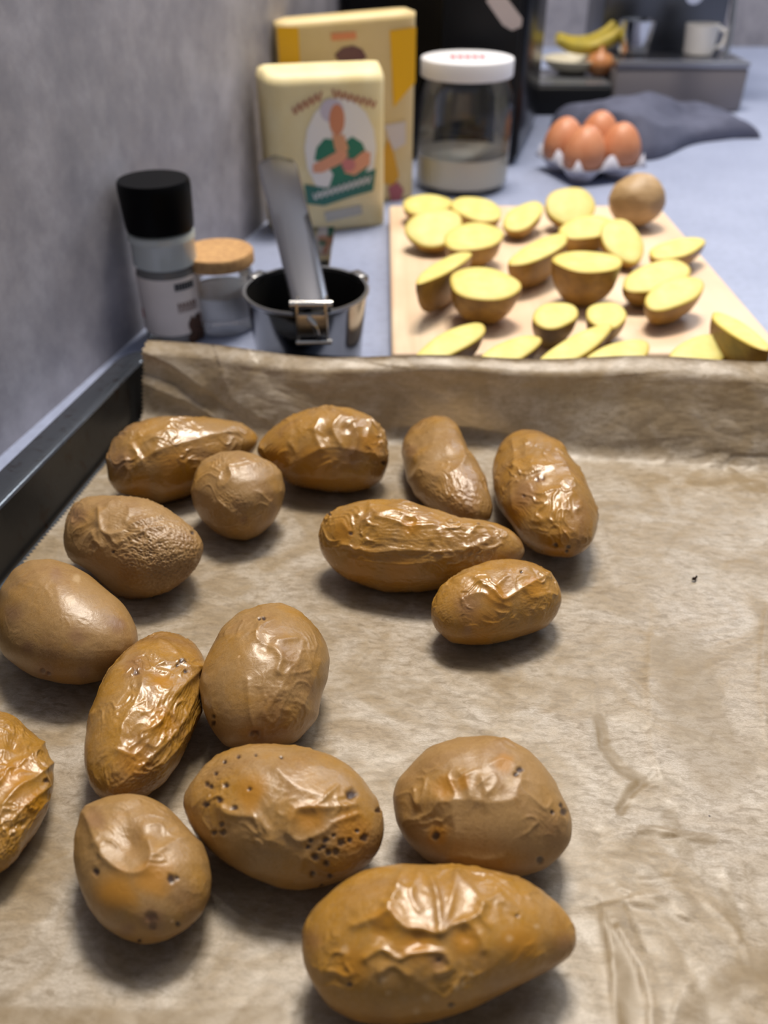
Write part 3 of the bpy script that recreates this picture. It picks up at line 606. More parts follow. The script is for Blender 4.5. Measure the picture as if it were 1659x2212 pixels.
# ================================================================== CUTTING BOARD AND CUT POTATOES
BZ = 0.016
def board():
    m, t, b = nt('pale_beech_wood'); v = tex(t)
    g = noise(t, tex(t, scale=(70, 4, 70)), 1.0, 5, .6, .4)
    c = ramp(t, g, [(.3, (.62, .46, .30)), (.5, (.72, .57, .40)), (.72, (.80, .67, .50))])
    lam = node(t, 'ShaderNodeTexVoronoi', Scale=1.0); t.links.new(tex(t, scale=(30, .01, .01)), lam.inputs['Vector'])
    c = mixc(t, ramp(t, lam.outputs['Color'], [(.2, (0, 0, 0)), (.8, (.5, .5, .5))]), c, (.70, .52, .35))
    wet = ramp(t, noise(t, v, 11, 3), [(.45, (0, 0, 0)), (.62, (.6, .6, .6))]); c = mixc(t, wet, c, (.66, .43, .28))
    t.links.new(c, b.inputs['Base Color']); b.inputs['Roughness'].default_value = .5; bump(t, b, g, .15, .0006)
    bm = bmesh.new(); a = at(840, 447, BZ); r = at(1430, 452, BZ)
    add_box(bm, (.0045, .462, .0005), (.2425, .757, BZ), .003, 3)
    o = bm_obj('cutting_board', bm, m, None); return tag(o, 'pale wooden cutting board covered with cut potato halves behind the tray', 'cutting board')
board()
SK = {}
def skin_mat():
    m, t, b = nt('raw_boiled_skin'); v = tex(t)
    c = ramp(t, noise(t, v, 60, 4, .6), [(.3, (.20, .105, .022)), (.55, (.36, .20, .035)), (.75, (.47, .29, .06))])
    c = mixc(t, ramp(t, noise(t, v, 260, 3), [(.55, (0, 0, 0)), (.75, (.6, .6, .6))]), c, (.14, .075, .03))
    t.links.new(c, b.inputs['Base Color']); b.inputs['Roughness'].default_value = .42; bump(t, b, noise(t, v, 220), .2, .0008); return m
def flesh_mat():
    m, t, b = nt('potato_flesh'); v = tex(t)
    c = ramp(t, noise(t, v, 90, 4), [(.3, (.61, .54, .135)), (.7, (.69, .645, .24))])
    c = mixc(t, attr(t, 'rim'), c, (.55, .38, .04)); t.links.new(c, b.inputs['Base Color'])
    b.inputs['Roughness'].default_value = .55; bump(t, b, noise(t, v, 300), .12, .0006); return m
SKIN, FLESH = skin_mat(), flesh_mat()
def half(label, cx, cy, w, h, ang, tilt, az, c, seed=0, pw=1.0, wob=.05, lift=0.0):
    a = math.radians(ang); t = math.radians(tilt); z = math.radians(az)
    n = np.array([math.sin(t) * math.sin(z), -math.sin(t) * math.cos(z), math.cos(t)])
    NP, NR = 40, 9; ph = np.linspace(0, 2 * math.pi, NP, endpoint=False)
    rs = 1 + wob * (np.sin(2 * ph + seed) * .5 + np.sin(3 * ph + 1.7 * seed) * .7 + .35 * np.sin(5 * ph + seed * 2.3))
    ex, ey = np.cos(ph) * w / 2 * rs, np.sin(ph) * h / 2 * rs
    X = cx + ex * math.cos(a) + ey * math.sin(a); Y = cy - ex * math.sin(a) + ey * math.cos(a)
    def build(hz):
        ctr = at(cx, cy, BZ + hz); rim = np.array([at_plane(x, y, ctr, n) for x, y in zip(X, Y)])
        rows = [rim]
        for k in range(1, NR):
            s = math.pi / 2 * k / NR; rows.append(ctr + (rim - ctr) * (math.cos(s) ** .75) - n * c * math.sin(s) ** pw)
        return ctr, rim, rows, ctr - n * c
    lo_, hi_ = .0, .09
    for _ in range(40):
        m_ = (lo_ + hi_) / 2; ctr, rim, rows, tip = build(m_); low = min(min(r[:, 2].min() for r in rows), tip[2])
        if low < BZ + .0006 + lift: lo_ = m_
        else: hi_ = m_
    base = np.array([ctr[0], ctr[1], BZ]); E = empty('potato_half', base, label, 'potato half', 'potato halves on the board')
    vs = np.concatenate(rows + [tip[None]]) - base; fs = []
    for k in range(NR - 1):
        for j in range(NP): fs.append((k * NP + j, (k + 1) * NP + j, (k + 1) * NP + (j + 1) % NP, k * NP + (j + 1) % NP))
    for j in range(NP): fs.append(((NR - 1) * NP + j, NR * NP, (NR - 1) * NP + (j + 1) % NP))
    nz = perlin(vs * 90, seed); dv = vs - (ctr - base); vs[NP:] = (vs + dv * (nz * .05)[:, None])[NP:]
    vs[:, 2] = np.maximum(vs[:, 2], 0.0003)
    link('skin', mesh_from(vs, fs), SKIN, E)
    rings = [(1.0, 0), (.965, .0006), (.9, .0009), (.6, .0011), (.3, .0012)]; fv = []; rimv = []
    for s, u in rings:
        for p in rim: fv.append(ctr + (p - ctr) * s + n * u - base); rimv.append(max(0, min(1, (s - .86) / .14)))
    fv.append(ctr + n * .0012 - base); rimv.append(0); ff = []
    for k in range(len(rings) - 1):
        for j in range(NP): ff.append((k * NP + j, k * NP + (j + 1) % NP, (k + 1) * NP + (j + 1) % NP, (k + 1) * NP + j))
    for j in range(NP): ff.append(((len(rings) - 1) * NP + j, (len(rings) - 1) * NP + (j + 1) % NP, len(rings) * NP))
    me = mesh_from(fv, ff); aa = me.attributes.new('rim', 'FLOAT', 'POINT'); aa.data.foreach_set('value', rimv)
    link('cut_face', me, FLESH, E)
    return E
HALVES = [
 ('potato half at the far left corner of the board, behind two others', 922, 442, 105, 44, 3, 8, 0, .013),
 ('potato half with its face tilted forward near the far left corner of the board', 938, 492, 122, 84, 8, 24, -8, .014),
 ('pale potato half in the far row, in front of the glass jar', 1030, 452, 112, 50, -14, 10, 6, .013),
 ('broad potato half overlapping the tilted one at the far left of the board', 1022, 512, 132, 58, 5, 5, 0, .021),
 ('slanted narrow potato half between the glass jar and the middle of the far row', 1130, 468, 98, 50, 30, 14, -20, .013),
 ('round-faced potato half standing upright in the middle of the far row', 1233, 446, 108, 84, 0, 34, 4, .016),
 ('flat potato half leaning just in front of the upright round-faced one', 1268, 492, 118, 50, 8, 6, 4, .017),
 ('large potato half whose face slopes to the right, right of centre at the back', 1345, 520, 108, 78, -48, 26, 8, .014),
 ('thin potato half near the right edge of the board, below the whole raw potato', 1462, 537, 122, 40, 12, 2, -6, .015),
 ('slanting potato half in the middle of the board, left of the deep upright-sitting one', 1165, 540, 142, 40, 24, 4, -10, .024),
 ('potato half turned away, its brown skin towards us at the board\'s left side', 958, 578, 138, 30, 28, -4, -18, .026),
 ('deep potato half with six-sided pale face, left of the board\'s centre', 1046, 614, 156, 70, -4, 7, 0, .024),
 ('deep potato half sitting face up at the centre of the board', 1270, 566, 150, 46, -2, -1, 0, .028),
 ('rear potato half of the touching pair at the board\'s right', 1420, 598, 146, 66, 14, 10, 0, .017),
 ('front potato half of the touching pair at the board\'s right', 1456, 634, 132, 64, 18, 10, 0, .018),
 ('left one of the two small potato halves in the board\'s front middle', 1199, 682, 100, 56, 6, 6, 0, .018),
 ('right one of the two small potato halves in the board\'s front middle', 1310, 682, 90, 56, -4, 6, 0, .016),
 ('long potato half at the front left corner of the board', 972, 742, 176, 50, 27, 8, 22, .019),
 ('pointed potato half second from left in the board\'s front row', 1097, 764, 152, 52, 26, 10, 14, .015),
 ('longest potato half lying aslant in the middle of the board\'s front row', 1240, 752, 182, 50, 30, 8, 18, .016),
 ('pale potato half right of the longest one in the front row', 1334, 768, 146, 56, 14, 10, 10, .013),
 ('blunt pointed potato half at the front right of the board', 1508, 766, 146, 74, 18, 16, -6, .013),
 ('brown potato half at the board\'s right edge, its thin face sloping down to the right', 1598, 716, 150, 34, -32, -5, 34, .028),
]
for k, H in enumerate(HALVES): half(*H, seed=k + 1)
def raw_potato():
    bm = bmesh.new(); bmesh.ops.create_icosphere(bm, subdivisions=5, radius=1.0)
    c = at(1376, 432, BZ + .021)
    P = np.array([v.co for v in bm.verts]); R = np.array([.0225, .021, .0205]); d = 1 + .06 * perlin(P * 1.2, 3) + .02 * perlin(P * 4, 4)
    for v, p, k in zip(bm.verts, P, d): v.co = Vector(tuple(p * R * k)) + Vector((0, 0, .0205))
    for v in bm.verts: v.co.z = max(v.co.z, .0003)
    m, t, b = nt('whole_potato_skin'); vv = tex(t)
    t.links.new(ramp(t, noise(t, vv, 70, 4), [(.3, (.33, .21, .095)), (.7, (.47, .31, .155))]), b.inputs['Base Color']); b.inputs['Roughness'].default_value = .5
    o = bm_obj('whole_potato', bm, m); o.location = (c[0], c[1], BZ); tag(o, 'single whole brown potato at the far right corner of the board', 'potato')
raw_potato()

# ================================================================== PEPPER GRINDER
def patch(bm, r, a0, a1, z0, z1, n=10, skew=0.0):
    lo, hi = [], []
    for k in range(n + 1):
        a = a0 + (a1 - a0) * k / n; s = skew * k / n
        lo.append(bm.verts.new((r * math.cos(a), r * math.sin(a), z0 + s))); hi.append(bm.verts.new((r * math.cos(a), r * math.sin(a), z1 + s)))
    for k in range(n): bm.faces.new((lo[k], lo[k + 1], hi[k + 1], hi[k]))
def grinder():
    x, y = at(368, 752)[:2]; y += .022
    # axis: the foot is hidden by the parchment, the cap is seen at rows 355..510
    H = height_over(x, y, 386); hc = height_over(x, y - .018, 512); hl = height_over(x, y - .018, 588)
    q = np.array([x, y, H]) - C0; r = 79 / F * (q @ FW)
    E = empty('pepper_grinder', (x, y, 0), 'disposable pepper grinder with black cap and pale label by the wall', 'pepper grinder')
    bm = bmesh.new(); add_lathe(bm, [(r * .93, hc), (r * .95, hc + .002), (r * 1.0, H - .005), (r * .99, H - .0015), (r * .95, H)], 56)
    bm_obj('cap', bm, M('black_plastic', (.0010, .0010, .0014), .45, spec=.1), E)
    bm = bmesh.new(); add_lathe(bm, [(r * .78, hc - .0005), (r * .93, hc - .002), (r * .95, hc - .0055), (r * .90, hc - .007), (r * .91, hl + .001), (r * .86, hl)], 56)
    bm_obj('collar', bm, M('clear_grey_plastic', (.62, .66, .65), .15, spec=.7, trans=.25), E)
    bm = bmesh.new(); add_lathe(bm, [(r * .78, .0004), (r * .86, .0012), (r * .88, .004), (r * .88, hl - .004), (r * .84, hl - .0005)], 56)
    bm_obj('bottle', bm, M('bottle_glass', (.35, .34, .33), .12, trans=.5), E)
    rl = r * .895
    bm = bmesh.new(); patch(bm, rl, 0, 2 * math.pi, .007, hl - .005, 60)
    L = bm_obj('paper_label', bm, M('label_paper', (.84, .75, .69), .55, col2=(.80, .71, .65), scale=60), E)
    f = -math.pi / 2; dk = M('dark_print', (.035, .04, .045), .5)
    bm = bmesh.new()
    for k in range(7): patch(bm, rl + .00025, f + .40 + k * .10, f + .485 + k * .10, hl - .0125, hl - .0078, 2)
    bm_obj('lettering', bm, dk, L)
    bm = bmesh.new()
    for k in range(6):
        a = f + .42 + k * .12; patch(bm, rl + .00025, a, a + .028, hl - .027, hl - .0205, 1); patch(bm, rl + .00025, a + .06, a + .085, hl - .027, hl - .022, 1)
        patch(bm, rl + .00025, a + .028, a + .06, hl - .023, hl - .0205, 1)
    bm_obj('lettering', bm, M('brown_print', (.16, .075, .045), .5), L)
    bm = bmesh.new(); patch(bm, rl + .0002, f - 1.15, f - .95, hl - .033, hl - .027, 4); bm_obj('printed_mark', bm, M('red_print', (.45, .06, .05), .5), L)
    rnd = random.Random(4); bm = bmesh.new()
    for k in range(44):
        s = rnd.random(); a = f + .62 + .55 * rnd.random() + .12 * s; z = hl - .064 + .027 * s + .006 * rnd.random()
        vs = [bm.verts.new(((rl + .0002 + k * 3e-6) * math.cos(a + .10 * math.cos(j * math.pi / 4)), (rl + .0002 + k * 3e-6) * math.sin(a + .10 * math.cos(j * math.pi / 4)), z + .0038 * math.sin(j * math.pi / 4))) for j in range(8)]
        bm.faces.new(vs)
    o = bm_obj('printed_peppercorns', bm, M('peppercorn_print', (.03, .018, .012), .5, col2=(.14, .06, .03), scale=500), L)
grinder()

# ================================================================== CORK-LIDDED JAR
def thin_glass():
    m = bpy.data.materials.new('clear_glass'); m.use_nodes = True; t = m.node_tree; t.nodes.remove(t.nodes['Principled BSDF'])
    tr = node(t, 'ShaderNodeBsdfTransparent', Color=(.985, .99, .99, 1)); gl = node(t, 'ShaderNodeBsdfGlossy', Roughness=.03); fr = node(t, 'ShaderNodeFresnel', IOR=1.5)
    mx = t.nodes.new('ShaderNodeMixShader'); t.links.new(fr.outputs[0], mx.inputs[0]); t.links.new(tr.outputs[0], mx.inputs[1]); t.links.new(gl.outputs[0], mx.inputs[2])
    t.links.new(mx.outputs[0], t.nodes['Material Output'].inputs[0]); return m
GLASS = thin_glass()
def cork_jar():
    x, y = at(470, 748)[:2]; y += .034
    zt = height_over(x, y, 540); q = np.array([x, y, zt]) - C0; r = 79 / F * (q @ FW); zb = zt - .0085
    E = empty('salt_jar', (x, y, 0), 'small glass jar of white salt with cork lid behind the grinder', 'jar')
    bm = bmesh.new(); add_lathe(bm, [(r * .96, zb), (r, zb + .001), (r, zt - .001), (r * .97, zt)], 56)
    m, t, b = nt('cork'); v = tex(t); c = ramp(t, noise(t, v, 300, 5, .7), [(.35, (.36, .19, .075)), (.6, (.55, .32, .13))]); t.links.new(c, b.inputs['Base Color']); b.inputs['Roughness'].default_value = .75
    bump(t, b, noise(t, v, 400), .3, .0006); bm_obj('cork_lid', bm, m, E)
    R = r * .93; bm = bmesh.new()
    add_lathe(bm, [(R * .9, .0005), (R, .004), (R, zb - .008), (R * .94, zb - .003), (R * .94, zb - .0004)], 56)
    bm_obj('glass_body', bm, GLASS, E)
    bm = bmesh.new(); add_lathe(bm, [(R * .90, .0095), (R * .975, .0125), (R * .975, zb * .60), (R * .5, zb * .63), (R * .05, zb * .635)], 48)
    bm_obj('salt', bm, M('white_salt', (.92, .92, .93), .8, bmp=.4, bscale=1500), E)
cork_jar()

# ================================================================== STEEL RICER
def ricer():
    STEEL = M('polished_steel', (.31, .305, .30), .12, 1.0, col2=(.26, .26, .26), scale=30)
    BR = M('brushed_steel', (.36, .36, .37), .30, 1.0, bmp=.06, bscale=500)
    CHR_ = M('bright_chrome', (.70, .69, .67), .15, 1.0)
    DK = M('shaded_steel_inside', (.012, .011, .010), .45, .2)  # near-black: shade inside the cup is put into this colour
    zr = .049; c = at(661, 626, zr); x, y = c[:2]; q = c - C0; r = 133 / F * (q @ FW)
    E = empty('potato_ricer', (x, y, 0), 'polished steel potato ricer with long raised lever, behind the parchment', 'potato ricer')
    bm = bmesh.new(); add_lathe(bm, [(r * .80, .0005), (r * .84, .0012), (r * .87, .004), (r * .985, zr - .003), (r * 1.0, zr - .0005), (r * .995, zr), (r * .975, zr - .0004)], 72, cap1=False)
    # pouring lip ears
    bm_obj('cup', bm, STEEL, E)
    bm = bmesh.new(); add_lathe(bm, [(r * .80, .0035), (r * .84, .0045), (r * .955, zr - .003), (r * .976, zr - .0003)], 72, cap1=False)
    bm_obj('cup_inside_shade', bm, DK, E)  # dark inner shell painted as the shade inside the cup
    bm = bmesh.new(); add_lathe(bm, [(r * .965, zr - .0012), (r * 1.02, zr - .0008), (r * 1.03, zr + .0003), (r * 1.02, zr + .0012), (r * .97, zr + .0010), (r * .965, zr - .0012)], 72, False, False)
    bm_obj('rim', bm, BR, E)
    for a in (2.55, .62):
        bm = bmesh.new(); M4 = Matrix.Translation((r * 1.01 * math.cos(a), r * 1.01 * math.sin(a), zr)) @ Matrix.Rotation(a, 4, 'Z')
        add_box(bm, (-.002, -.006, -.003), (.0045, .006, .0022), .0012, 2, M4); bm_obj('ear', bm, BR, E)
    # hinge at the front rim
    hp = at(678, 634, zr + .005); hx, hy, hz = hp[0] - x, -r * 1.0, zr + .005
    s = 1 / F * ((np.array([x + hx, y + hy, hz]) - C0) @ FW)             # metres per pixel at the hinge
    bm = bmesh.new(); w = 34 * s
    add_box(bm, (hx - w, hy - .0045, hz - .020), (hx - w + .0016, hy + .006, hz + .004), .0006); add_box(bm, (hx + w - .0016, hy - .0045, hz - .020), (hx + w, hy + .006, hz + .004), .0006)
    add_box(bm, (hx - w + .001, hy - .0048, hz - .016), (hx + w - .001, hy - .0034, hz - .003), .0005)
    bm_obj('hinge_bracket', bm, M('bright_bracket_steel', (.62, .60, .57), .22, 1.0), E)
    bm = bmesh.new(); add_tube(bm, [(hx - w - .003, hy - .002, hz + .002), (hx + w + .003, hy - .002, hz + .002)], .0022, 16); bm_obj('hinge_pin', bm, CHR_, E)
    bm = bmesh.new(); add_tube(bm, [(hx - w - .0005, hy - .004, hz - .020), (hx + w + .002, hy - .004, hz - .0195)], .0017, 12); bm_obj('end_bar', bm, CHR_, E)
    bm = bmesh.new(); add_tube(bm, smooth_line([(hx - .002, hy - .0055, hz - .004), (hx + .0015, hy - .007, hz - .008), (hx + .003, hy - .006, hz - .014)], 6), .0014, 10); bm_obj('spring', bm, CHR_, E)
    # lever: folded channel rising to the back
    tipw = at_y(594, 336, y + .165); T = Vector((tipw[0] - x, tipw[1] - y, tipw[2])); Hh = Vector((hx, hy - .001, hz + .001))
    d = (T - Hh).normalized(); side = Vector((1, 0, 0)); side = (side - d * side.dot(d)).normalized(); up = side.cross(d)
    n = 24; bm = bmesh.new(); rows = []
    for k in range(n + 1):
        t = k / n; p = Hh.lerp(T, t) + up * (.006 * math.sin(t * math.pi)); ww = .0105 + .0035 * t; dp = .006 * min(1, (1 - t) * 8 + .15)
        if t > .93: ww *= math.sqrt(max(0.12, 1 - ((t - .93) / .07) ** 2 * .9))
        e = .0011
        prof_ = [(-ww, -dp), (-ww, -.0022), (-ww + .0012, -.0008), (-ww * .5, 0), (0, .0003), (ww * .5, 0), (ww - .0012, -.0008), (ww, -.0022), (ww, -dp), (ww - e, -dp), (ww - e, -.0018), (-ww + e, -.0018), (-ww + e, -dp)]
        rows.append([bm.verts.new(p + side * a + up * b) for a, b in prof_])
    m_ = len(rows[0])
    for A, B in zip(rows[:-1], rows[1:]):
        for j in range(m_): bm.faces.new((A[j], A[(j + 1) % m_], B[(j + 1) % m_], B[j]))
    bm.faces.new(rows[0][::-1]); bm.faces.new(rows[-1]); bm_obj('lever', bm, M('slate_steel', (.30, .30, .32), .2, 1.0), E)
    # pressing plate hanging under the lever inside the cup
    bm = bmesh.new(); add_lathe(bm, [(r * .7, .026), (r * .74, .0265), (r * .74, .028), (r * .7, .0285)], 48); add_tube(bm, [(0, 0, .028), (0, -.002, zr + .012)], .003, 10)
    bm_obj('press_plate', bm, DK, E)
    # lower handle runs back from the cup
    bm = bmesh.new(); add_box(bm, (-.010, r * .9, zr - .012), (.010, r + .11, zr - .0095), .001); bm_obj('lower_handle', bm, STEEL, E)
ricer()

# ================================================================== FLOUR BAG AND BOX
def poly_decal(name, P, fz, mat, parent, order=0):
    """flat print: outline in bag units (m right, m up) laid on the front fz(x, z)"""
    bm = bmesh.new(); c = np.mean(P, 0); n = len(P); off = .0007 + order * .00012
    v = lambda p: bm.verts.new((p[0], fz(p[0], p[1]) - off, p[1]))
    vc = v(c); mid = [v(c + (np.array(p) - c) * .5) for p in P]; out = [v(p) for p in P]
    for k in range(n):
        j = (k + 1) % n; bm.faces.new((out[k], out[j], mid[j], mid[k])); bm.faces.new((mid[k], mid[j], vc))
    me = bpy.data.meshes.new(name); bm.to_mesh(me); bm.free(); return link(name, me, mat, parent, False)
def stroke_decal(name, lines, wd, fz, mat, parent, order=3):
    bm = bmesh.new(); off = .0007 + order * .00012
    for ln in lines:
        L = smooth_line(ln, 4); L = [np.asarray(p) for p in L]
        prev = None
        for k, p in enumerate(L):
            d = L[min(k + 1, len(L) - 1)] - L[max(k - 1, 0)]; d = d / (np.linalg.norm(d) + 1e-9); nn = np.array([-d[1], d[0]]) * wd / 2
            a, b = p + nn, p - nn; cur = [bm.verts.new((q[0], fz(q[0], q[1]) - off, q[1])) for q in (a, b)]
            if prev: bm.faces.new((prev[0], prev[1], cur[1], cur[0]))
            prev = cur
    me = bpy.data.meshes.new(name); bm.to_mesh(me); bm.free(); return link(name, me, mat, parent, False)
def bag(name, label, cat, pl, pr, topL, topR, depth, mat, bulge, crimp):
    """paper bag: front foot from pl to pr; heights at its two upper corners"""
    rz = math.atan2(pr[1] - pl[1], pr[0] - pl[0]); wid = math.hypot(*(pr - pl)[:2])
    E = empty(name, pl, label, cat, None, rz); NX, NZ = 26, 30
    def fz(x, z):
        H = topL + (topR - topL) * x / wid; a = np.clip(x / wid, 0, 1); b_ = np.clip(z / H, 0, 1)
        return -bulge * (4 * a * (1 - a)) ** .5 * (4 * b_ * (1 - b_)) ** .4 + depth * .42 * max(0, (b_ - .93) / .07) ** 1.5 * crimp
    def bz(x, z):
        H = topL + (topR - topL) * x / wid; b_ = np.clip(z / H, 0, 1)
        return depth - depth * .42 * max(0, (b_ - .93) / .07) ** 1.5 * crimp
    vs, fs = [], []
    for side in (0, 1):
        for j in range(NZ + 1):
            for i in range(NX + 1):
                x = wid * i / NX; H = topL + (topR - topL) * i / NX; z = .0006 + (H - .0006) * j / NZ
                rd = .004 * math.exp(-min(i, NX - i) * 1.1)
                yy = fz(x, z) + rd if side == 0 else bz(x, z) - rd
                vs.append((x, yy + (.0004 if side == 0 else .001) * perlin(np.array([[x * 60, z * 60, side * 3.0]]), 5)[0], z))
    K = (NX + 1) * (NZ + 1); I = lambda s, j, i: s * K + j * (NX + 1) + i
    for j in range(NZ):
        for i in range(NX):
            fs.append((I(0, j, i), I(0, j, i + 1), I(0, j + 1, i + 1), I(0, j + 1, i))); fs.append((I(1, j, i), I(1, j + 1, i), I(1, j + 1, i + 1), I(1, j, i + 1)))
        fs.append((I(0, j, 0), I(0, j + 1, 0), I(1, j + 1, 0), I(1, j, 0))); fs.append((I(0, j, NX), I(1, j, NX), I(1, j + 1, NX), I(0, j + 1, NX)))
    for i in range(NX):
        fs.append((I(0, NZ, i), I(0, NZ, i + 1), I(1, NZ, i + 1), I(1, NZ, i))); fs.append((I(0, 0, i), I(1, 0, i), I(1, 0, i + 1), I(0, 0, i + 1)))
    link('paper_bag' if crimp else 'carton_body', mesh_from(vs, fs), mat, E)
    inv = lambda px, py: None
    n = np.array([math.sin(rz), -math.cos(rz), 0.0]); o3 = np.array([pl[0], pl[1], 0]); ex = np.array([math.cos(rz), math.sin(rz), 0])
    def loc(px, py):
        p = at_plane(px, py, o3 + n * bulge * .8, n) - o3; return np.array([p @ ex, p[2]])
    return E, fz, loc
def flour():
    pl = at(598, 512); pr = at(832, 487); tl_ = height_over(pl[0], pl[1], 150); tr_ = height_over(pr[0], pr[1], 140)
    E, fz, loc = bag('flour_bag', 'cream paper flour bag printed with a baker and green banner', 'flour bag', pl, pr, tl_, tr_, .040,
                     M('cream_bag_paper', (.78, .64, .32), .5, col2=(.84, .74, .45), scale=25, bmp=.1, bscale=60), .003, 1)
    D = lambda nm, pts, col, od=1: poly_decal(nm, [loc(*p) for p in pts], fz, M('print_' + nm, col, .5), E, od)
    ell = lambda cx, cy, a, b, n=16: [(cx + a * math.cos(2 * math.pi * k / n), cy + b * math.sin(2 * math.pi * k / n)) for k in range(n)]
    D('printed_panel', ell(735, 320, 78, 110), (.86, .84, .82), 0)
    D('printed_cap', ell(716, 238, 26, 26), (.60, .55, .66), 1)
    D('printed_face', ell(727, 258, 17, 34), (.66, .26, .14), 2)
    D('printed_shirt', [(700, 298), (683, 318), (678, 345), (700, 350), (722, 380), (705, 420), (770, 410), (800, 350), (782, 308), (760, 294), (738, 310), (718, 300)], (.02, .20, .13), 1)
    D('printed_chest', [(716, 290), (742, 290), (752, 320), (735, 345), (722, 320)], (.72, .36, .20), 3)
    D('printed_arm', [(675, 355), (735, 322), (752, 332), (740, 350), (695, 372), (675, 372)], (.78, .36, .22), 4)
    D('printed_arm', [(752, 352), (785, 325), (800, 330), (798, 355), (765, 378), (742, 372)], (.72, .24, .14), 4)
    D('printed_hand', ell(752, 355, 15, 14), (.62, .22, .22), 5)
    D('printed_banner', [(657, 398), (672, 412), (720, 400), (770, 378), (812, 364), (806, 412), (760, 424), (700, 444), (662, 440)], (.035, .17, .14), 2)
    D('printed_patch', [(700, 458), (780, 442), (783, 462), (705, 480)], (.50, .49, .44), 1)
    wave = lambda x0, y0, x1, y1, n, a: [loc(x0 + (x1 - x0) * k / (2 * n), y0 + (y1 - y0) * k / (2 * n) + (a if k % 2 else -a)) for k in range(2 * n + 1)]
    stroke_decal('lettering', [wave(632, 240, 694, 206, 5, 9), wave(718, 200, 812, 226, 7, 8)], .0016, fz, M('rose_print', (.45, .20, .13), .5), E, 3)
    stroke_decal('lettering', [wave(676, 424, 800, 386, 11, 7)], .0014, fz, M('white_print', (.75, .75, .72), .5), E, 5)
flour()
def carton():
    pr = at(892, 430); pl = pr + np.array([-.117, -.031, 0]); tl_ = height_over(pl[0], pl[1], 52); tr_ = height_over(pr[0], pr[1], 26)
    E, fz, loc = bag('flour_carton', 'tall yellow and cream carton standing behind the flour bag', 'carton', pl, pr, tl_, tr_, .040,
                     M('cream_carton', (.70, .54, .26), .45, col2=(.74, .58, .31), scale=30), .0012, 0)
    D = lambda nm, pts, col, od=1: poly_decal(nm, [loc(*p) for p in pts], fz, M('cprint_' + nm, col, .45), E, od)
    W = math.hypot(.117, .031); g = lambda a, b: np.array([W * a, b])
    ye = M('yellow_print', (.86, .47, .002), .42)
    poly_decal('yellow_band', [g(.004, .09), g(.15, .09), g(.15, tl_ - .003), g(.004, tl_ - .002)], fz, ye, E, 1)
    poly_decal('yellow_band', [loc(*p) for p in ((842, 66), (870, 62), (899, 58), (897, 178), (880, 196), (850, 232))], fz, ye, E, 1)
    D('red_lettering', [(715, 72), (768, 68), (770, 84), (716, 88)], (.75, .28, .12), 2)
    D('brown_emblem', [(722, 118), (740, 102), (762, 98), (782, 106), (792, 124), (780, 132), (732, 134)], (.16, .07, .07), 2)
    D('printed_figure', [(826, 330), (838, 300), (850, 330), (862, 380), (850, 400), (824, 395)], (.72, .36, .02), 2)
    D('printed_fruit', [(838, 405), (858, 392), (872, 410), (865, 436), (845, 438)], (.42, .12, .14), 3)
    D('pale_patch', [(830, 270), (876, 262), (876, 310), (850, 325), (838, 296)], (.66, .60, .58), 1)
carton()

# ================================================================== GLASS JAR WITH WHITE LID
def big_jar():
    f = at(1003, 428); x = f[0]; r0 = 100 / F * ((f - C0) @ FW); y = f[1] + r0
    zt = height_over(x, y, 122); zl = height_over(x, y - r0, 182); r = 101 / F * ((np.array([x, y, zt]) - C0) @ FW)
    E = empty('storage_jar', (x, y, 0), 'large clear glass jar with white lid, a little flour at the bottom', 'jar')
    bm = bmesh.new(); add_lathe(bm, [(r * .97, zl), (r, zl + .001), (r, zt - .002), (r * .985, zt - .0006), (r * .94, zt), (r * .6, zt - .0004)], 64)
    L = bm_obj('lid', bm, M('white_lid', (.78, .78, .82), .35), E)
    bm = bmesh.new()
    for k in range(5):
        add_box(bm, (-.016 + k * .0068, -.010, zt - .0002), (-.0115 + k * .0068, .006, zt + .0003))
    bm_obj('lettering', bm, M('pink_print', (.78, .10, .14), .5), L, False)
    R = r * 1.04; zs = zl - .012; bm = bmesh.new()
    add_lathe(bm, [(R * .80, .0005), (R * .96, .003), (R, .010), (R * 1.02, zs - .012), (R * .98, zs - .002), (R * .88, zl - .003), (R * .86, zl + .004)], 64)
    bm_obj('glass_body', bm, GLASS, E)
    fl = height_over(x, y - R, 352) ; bm = bmesh.new()
    add_lathe(bm, [(R * .78, .0033), (R * .93, .0055), (R * .985, .011), (R * .99, fl), (R * .7, fl + .0015), (R * .3, fl - .001), (R * .02, fl)], 64)
    bm_obj('flour', bm, M('flour_fill', (.93, .88, .74), .85, bmp=.3, bscale=400), E)
    # dark seal ring seen on the foot
big_jar()

